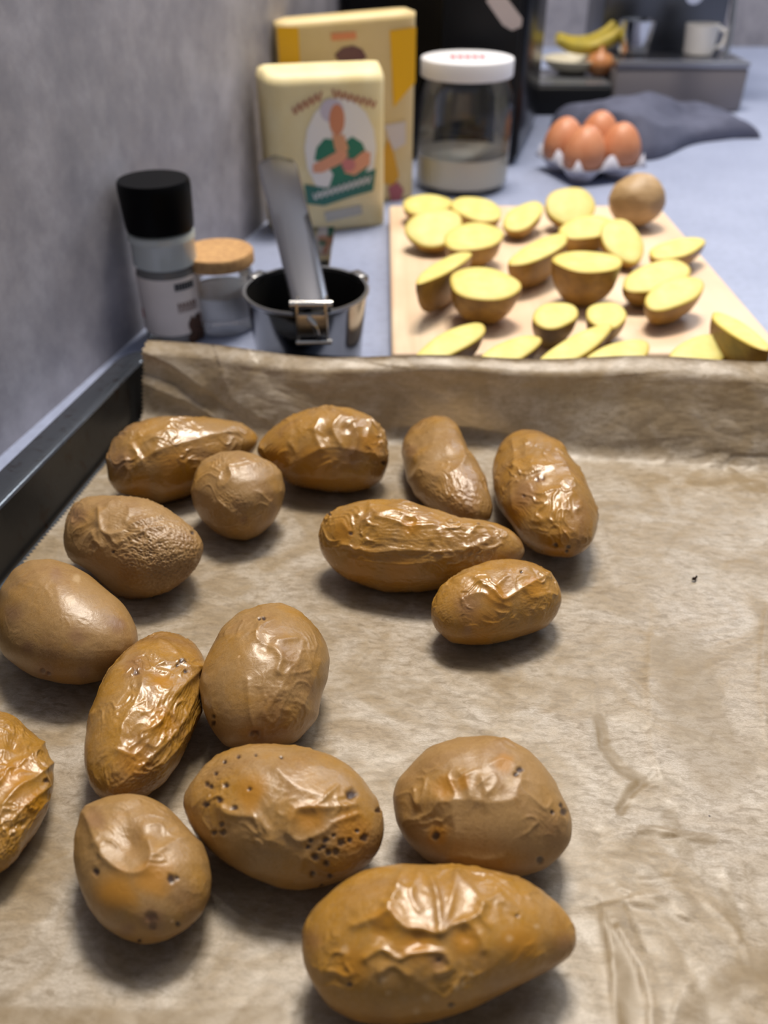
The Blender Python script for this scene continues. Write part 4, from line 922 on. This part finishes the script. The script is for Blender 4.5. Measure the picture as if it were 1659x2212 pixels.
# ================================================================== EGGS IN A CARTON
def eggs():
    f = at(1272, 388); y0 = f[1]; RZ = math.radians(20); o2 = at(1270, 376); E = empty('egg_carton', (o2[0], o2[1], 0), 'grey pulp egg tray holding brown eggs beside the dark cloth', 'egg carton', None, RZ)
    CELL = .0435; nx, ny = 2, 2; N = 12
    gx, gy = nx * N, ny * N; vs = []; fs = []
    def hgt(i, j):
        a = math.cos(2 * math.pi * i / N); b = math.cos(2 * math.pi * j / N); return .010 + .0075 * (a + b) + .004 * max(0, a) * max(0, b)
    for s in (0, 1):
        for j in range(gy + 1):
            for i in range(gx + 1):
                e = min(i, gx - i, j, gy - j); z = hgt(i, j) if e > 0 else .015
                vs.append(((i / N - nx / 2) * CELL * .95, (j / N - ny / 2) * CELL * .95, max(z - s * .002, .0006 if s else .0026)))
    K = (gx + 1) * (gy + 1); I = lambda s, j, i: s * K + j * (gx + 1) + i
    for j in range(gy):
        for i in range(gx):
            fs.append((I(0, j, i), I(0, j, i + 1), I(0, j + 1, i + 1), I(0, j + 1, i))); fs.append((I(1, j, i), I(1, j + 1, i), I(1, j + 1, i + 1), I(1, j, i + 1)))
    for j in range(gy): fs.append((I(0, j, 0), I(0, j + 1, 0), I(1, j + 1, 0), I(1, j, 0))); fs.append((I(0, j, gx), I(1, j, gx), I(1, j + 1, gx), I(0, j + 1, gx)))
    for i in range(gx): fs.append((I(0, 0, i), I(1, 0, i), I(1, 0, i + 1), I(0, 0, i + 1))); fs.append((I(0, gy, i), I(0, gy, i + 1), I(1, gy, i + 1), I(1, gy, i)))
    link('pulp_tray', mesh_from(vs, fs), M('grey_pulp', (.42, .42, .50), .9, bmp=.4, bscale=500), E)
    bm = bmesh.new(); bmesh.ops.create_uvsphere(bm, u_segments=32, v_segments=20, radius=1)
    for v in bm.verts:
        z = v.co.z; k = 1 - .16 * z; v.co = Vector((v.co.x * .0205 * k, v.co.y * .0205 * k, z * .0245))
    me = bpy.data.meshes.new('egg'); bm.to_mesh(me); bm.free()
    em = M('brown_eggshell', (.52, .20, .095), .45, col2=(.58, .25, .13), scale=60, bmp=.08, bscale=700); me.materials.append(em)
    me.polygons.foreach_set('use_smooth', [True] * len(me.polygons))
    for i, j, lab, dz in ((0, 1, 'leftmost brown egg in the grey egg tray, partly behind the nearest egg', .0), (0, 0, 'nearest brown egg in the grey egg tray, low in its front', 0), (1, 0, 'rightmost brown egg in the grey egg tray', 0), (1, 1, 'brown egg at the back of the grey egg tray, highest in the photo', .003)):
        o = bpy.data.objects.new('egg', me); COL.objects.link(o); a, b = (i + .5 - nx / 2) * CELL * .95, (j + .5 - ny / 2) * CELL * .95
        o.location = (o2[0] + a * math.cos(RZ) - b * math.sin(RZ), o2[1] + a * math.sin(RZ) + b * math.cos(RZ), .0285 + dz); o.rotation_euler = (.12 * (i - 1), .1 * (1 - i), i * 1.3)
        tag(o, lab, 'egg', 'brown eggs in the egg tray')
eggs()

# ================================================================== FAR APPLIANCES
BLK = M('black_gloss_plastic', (.002, .002, .003), .25, spec=.3)
BLKM = M('black_matt_plastic', (.005, .0055, .007), .5, spec=.3)
CHR = M('chrome', (.62, .62, .64), .12, 1.0)
def tower():
    fl = at(738, 336); rz = math.atan2(WD[1], WD[0]) - math.pi / 2; w = .19
    fl[0] = wall_x(fl[1]) + .006
    E = empty('coffee_machine', fl, 'tall black coffee machine with pale paper tag behind the glass jar', 'coffee machine', None, rz)
    bm = bmesh.new(); add_box(bm, (0, 0, .004), (w, .21, .33), .008, 3); bm_obj('housing', bm, BLK, E)
    for sx in (.1, .9):
        for sy in (.02, .19):
            bm = bmesh.new(); add_lathe(bm, [(.009, .0004), (.010, .002), (.010, .0045)], 16, M4=Matrix.Translation((sx * w, sy, 0))); bm_obj('foot', bm, BLKM, E)
    bm = bmesh.new(); add_box(bm, (w * .55, -.006, .03), (w * .96, .0015, .30), .003); bm_obj('front_panel', bm, BLKM, E)
    bm = bmesh.new(); M4 = Matrix.Translation((w * .86, -.0055, .07)) @ Matrix.Rotation(math.pi / 2, 4, 'X'); add_lathe(bm, [(.011, 0), (.011, .010), (.009, .012)], 28, M4=M4); bm_obj('knob', bm, BLKM, E)
    ex = np.array([math.cos(rz), math.sin(rz), 0]); n = np.array([math.sin(rz), -math.cos(rz), 0]); o3 = fl + n * .0066
    P = []
    for a, b in ((1050, 2), (1062, -14), (1092, -8), (1128, 40), (1126, 58), (1106, 66), (1086, 54)):
        q = at_plane(a, b, o3, n) - fl; P.append((q @ ex, -q @ n, q[2]))
    bm = bmesh.new(); A = [bm.verts.new(p) for p in P]; B = [bm.verts.new((p[0], p[1] + .0005, p[2])) for p in P]; k = len(P)
    bm.faces.new(A); bm.faces.new(B[::-1])
    for j in range(k): bm.faces.new((A[j], A[(j + 1) % k], B[(j + 1) % k], B[j]))
    bm_obj('paper_tag', bm, M('tag_paper', (.62, .53, .49), .5), E, False)
tower()
def drip_base():
    l = at(1125, 250); r = at(1312, 246); y = l[1]; zt = height_over(l[0], y, 188)
    E = empty('kitchen_scale', ((l[0] + r[0]) / 2, y + .05, 0), 'low black kitchen scale with grey glass top right of the coffee machine', 'scale')
    w = (r[0] - l[0]) / 2; bm = bmesh.new(); add_box(bm, (-w, -.05, .0006), (w, .07, zt), .004, 3); bm_obj('body', bm, BLKM, E)
    bm = bmesh.new(); add_box(bm, (-w * .96, -.047, zt - .0002), (w * .96, .067, zt + .003), .001, 2); bm_obj('glass_plate', bm, M('grey_glass_plate', (.10, .105, .115), .16, coat=.4), E)
    return (l[0] + r[0]) / 2, y + .05, zt + .003, w
SX, SY, SZ, SWd = drip_base()
def fruit():
    y = SY + .036
    c = at_y(1236, 138, y); E = empty('fruit_bowl', (c[0], y, SZ), 'shallow cream bowl with fruit on the black kitchen scale', 'bowl')
    bm = bmesh.new(); R = .041
    add_lathe(bm, [(R * .45, .0004), (R * .5, .002), (R * .8, .008), (R, .018), (R * .97, .0185), (R * .76, .010), (R * .4, .004), (R * .05, .0035)], 48)
    bm_obj('bowl_shell', bm, M('cream_ceramic', (.62, .58, .47), .3), E)
    by = M('banana_peel', (.46, .35, .035), .5, col2=(.36, .29, .04), scale=120)
    for k, (dx, lab) in enumerate(((.004, 'front yellow banana lying across the cream fruit bowl'), (.016, 'rear yellow banana lying across the cream fruit bowl'))):
        bm = bmesh.new(); L = smooth_line([(-.042, .004 * k, .030), (-.020, .004 * k, .0215), (.008, 0, .021), (.034, 0, .031), (.044, 0, .043)], 5)
        add_tube(bm, L, [.003 + .0062 * math.sin(math.pi * min(1, max(0, (i + .6) / len(L)))) ** .55 for i in range(len(L))], 9)
        o = bm_obj('banana', bm, by); o.location = (c[0] + .016, y - .010 + dx * 1.4, SZ + .011 + .003 * k); o.rotation_euler = (0, 0, .15 + .25 * k); tag(o, lab, 'banana', 'bananas in the fruit bowl')
    bm = bmesh.new(); add_lathe(bm, [(.002, .0004), (.011, .002), (.018, .010), (.0185, .017), (.014, .025), (.005, .029), (.0025, .034), (.001, .037)], 28)
    o = bm_obj('onion', bm, M('onion_skin', (.50, .23, .09), .4, col2=(.40, .15, .05), scale=80)); q = at_y(1300, 110, SY + .012); o.location = (q[0], SY + .012, SZ); tag(o, 'brown onion standing right of the cream fruit bowl', 'onion')
fruit()
def espresso():
    l = at(1318, 243); r = at(1590, 238); y = l[1]; w = (r[0] - l[0]) / 2; zt = height_over(l[0], y, 140); cx = (l[0] + r[0]) / 2
    E = empty('espresso_machine', (cx, y + .1, 0), 'steel espresso machine with drip tray and chrome brew head at far right', 'espresso machine')
    Z = lambda py, yy: height_over(cx, yy, py)
    ST = M('satin_steel', (.42, .41, .43), .34, 1.0, bmp=.05, bscale=400)
    bm = bmesh.new(); add_box(bm, (-w, -.10, .0006), (w, .13, zt - .004), .004, 3); bm_obj('base', bm, M('taupe_steel', (.22, .20, .21), .42, .2), E)
    bm = bmesh.new(); add_box(bm, (-w, -.101, zt - .004), (w, .02, zt + .003), .0015, 2); bm_obj('drip_tray', bm, ST, E)
    bm = bmesh.new()
    for k in range(9): add_box(bm, (-w * .92, -.092 + k * .0115, zt + .003), (w * .92, -.086 + k * .0115, zt + .0045))
    bm_obj('drip_grate', bm, CHR, E)
    bm = bmesh.new(); add_box(bm, (-w, .02, zt - .003), (w, .13, .30), .006, 3); bm_obj('tower', bm, M('dark_steel', (.14, .145, .16), .32, .8), E)
    bm = bmesh.new(); add_box(bm, (-w, -.075, .21), (w, .03, .30), .006, 3); bm_obj('head', bm, ST, E)
    bm = bmesh.new(); M4 = Matrix.Translation((-.012, -.03, 0)); add_lathe(bm, [(.030, .16), (.034, .163), (.034, .21)], 36, M4=M4); bm_obj('brew_group', bm, CHR, E)
    bm = bmesh.new(); add_lathe(bm, [(.024, .128), (.030, .132), (.032, .158)], 36, M4=M4); add_tube(bm, [(-.012, -.055, .145), (-.012, -.13, .138)], [.008, .0115], 14); bm_obj('portafilter', bm, CHR, E)
    bm = bmesh.new(); add_tube(bm, smooth_line([(w * .72, -.03, .21), (w * .74, -.045, .15), (w * .78, -.055, .085), (w * .74, -.062, .060)], 6), .004, 12); bm_obj('steam_wand', bm, CHR, E)
    bm = bmesh.new(); M4 = Matrix.Translation((-w * .62, -.045, zt + .0046)); add_lathe(bm, [(.016, 0), (.020, .002), (.024, .040), (.0225, .040), (.019, .004), (.002, .003)], 36, M4=M4)
    o = bm_obj('steel_cup', bm, CHR); o.location = (cx, y + .1, 0); tag(o, 'small steel cup on the espresso machine\'s drip grate at left', 'cup')
    bm = bmesh.new(); M4 = Matrix.Translation((w * .36, -.05, zt + .0046)); add_lathe(bm, [(.014, 0), (.019, .002), (.022, .036), (.0205, .036), (.017, .004), (.002, .003)], 36, M4=M4)
    add_tube(bm, smooth_line([(w * .36 + .021, -.05, zt + .036), (w * .36 + .032, -.05, zt + .030), (w * .36 + .030, -.05, zt + .016), (w * .36 + .019, -.05, zt + .012)], 5), .0024, 8)
    o = bm_obj('white_cup', bm, M('white_porcelain', (.72, .70, .68), .2)); o.location = (cx, y + .1, 0); tag(o, 'white porcelain cup on the espresso machine\'s drip grate at right', 'cup')
espresso()
def cloth():
    m, t, b = nt('navy_cloth'); v = tex(t)
    c = ramp(t, noise(t, v, 30, 4), [(.3, (.055, .06, .10)), (.7, (.09, .098, .155))]); t.links.new(c, b.inputs['Base Color']); b.inputs['Roughness'].default_value = .85
    wv = node(t, 'ShaderNodeTexWave', Scale=900.0); t.links.new(v, wv.inputs['Vector']); bump(t, b, wv.outputs['Fac'], .2, .0004)
    A = at(1225, 312); B = at(1645, 300); D = at(1575, 250); G = at(1185, 275)
    NX, NY = 90, 60; vs = []; fs = []; base = (A + B + D + G) / 4; base[2] = 0
    s, q = np.meshgrid(np.linspace(0, 1, NX), np.linspace(0, 1, NY)); s = s.ravel(); q = q.ravel()
    G2 = np.array([A, B, D, G]); P = ((1 - s) * (1 - q))[:, None] * A + (s * (1 - q))[:, None] * B + (s * q)[:, None] * D + ((1 - s) * q)[:, None] * G
    edge = np.minimum.reduce([s * 9, (1 - s) * 6, q * 7, (1 - q) * 7]); e = np.clip(edge, 0, 1) ** .5
    N3 = np.stack([s * 3, q * 2.2, s * 0], 1); hump = .55 + .45 * np.exp(-((s - .36) / .22) ** 2 - ((q - .45) / .4) ** 2) - .25 * s
    z = .050 * hump * e * (1 + .35 * perlin(N3, 2)) + .005 * e * np.abs(perlin(N3 * 3, 4)) + .004 * e * np.sin(s * 9 - q * 5)
    bl = at(1400, 347) - (A + .42 * (B - A)); P += (np.exp(-((s - .42) / .2) ** 2) * (1 - q))[:, None] * bl
    P[:, 2] = np.maximum(z, 0) + .0012; P[:, 1] += .006 * perlin(N3 * 1.7, 9) * (1 - e); P[:, 0] += .006 * perlin(N3 * 1.7, 11) * (1 - e)
    top = P - base; bot = top.copy(); bot[:, 2] = np.maximum(bot[:, 2] - .0022, .0005); K = NX * NY; I = lambda k, j, i: k * K + j * NX + i
    for j in range(NY - 1):
        for i in range(NX - 1):
            fs.append((I(0, j, i), I(0, j, i + 1), I(0, j + 1, i + 1), I(0, j + 1, i))); fs.append((I(1, j, i), I(1, j + 1, i), I(1, j + 1, i + 1), I(1, j, i + 1)))
    for i in range(NX - 1): fs.append((I(0, 0, i), I(1, 0, i), I(1, 0, i + 1), I(0, 0, i + 1))); fs.append((I(0, NY - 1, i), I(0, NY - 1, i + 1), I(1, NY - 1, i + 1), I(1, NY - 1, i)))
    for j in range(NY - 1): fs.append((I(0, j, 0), I(0, j + 1, 0), I(1, j + 1, 0), I(1, j, 0))); fs.append((I(0, j, NX - 1), I(1, j, NX - 1), I(1, j + 1, NX - 1), I(0, j + 1, NX - 1)))
    o = link('dish_cloth', mesh_from(np.concatenate([top, bot]), fs), m); o.location = tuple(base); tag(o, 'crumpled dark navy dish cloth behind the eggs', 'cloth')
cloth()
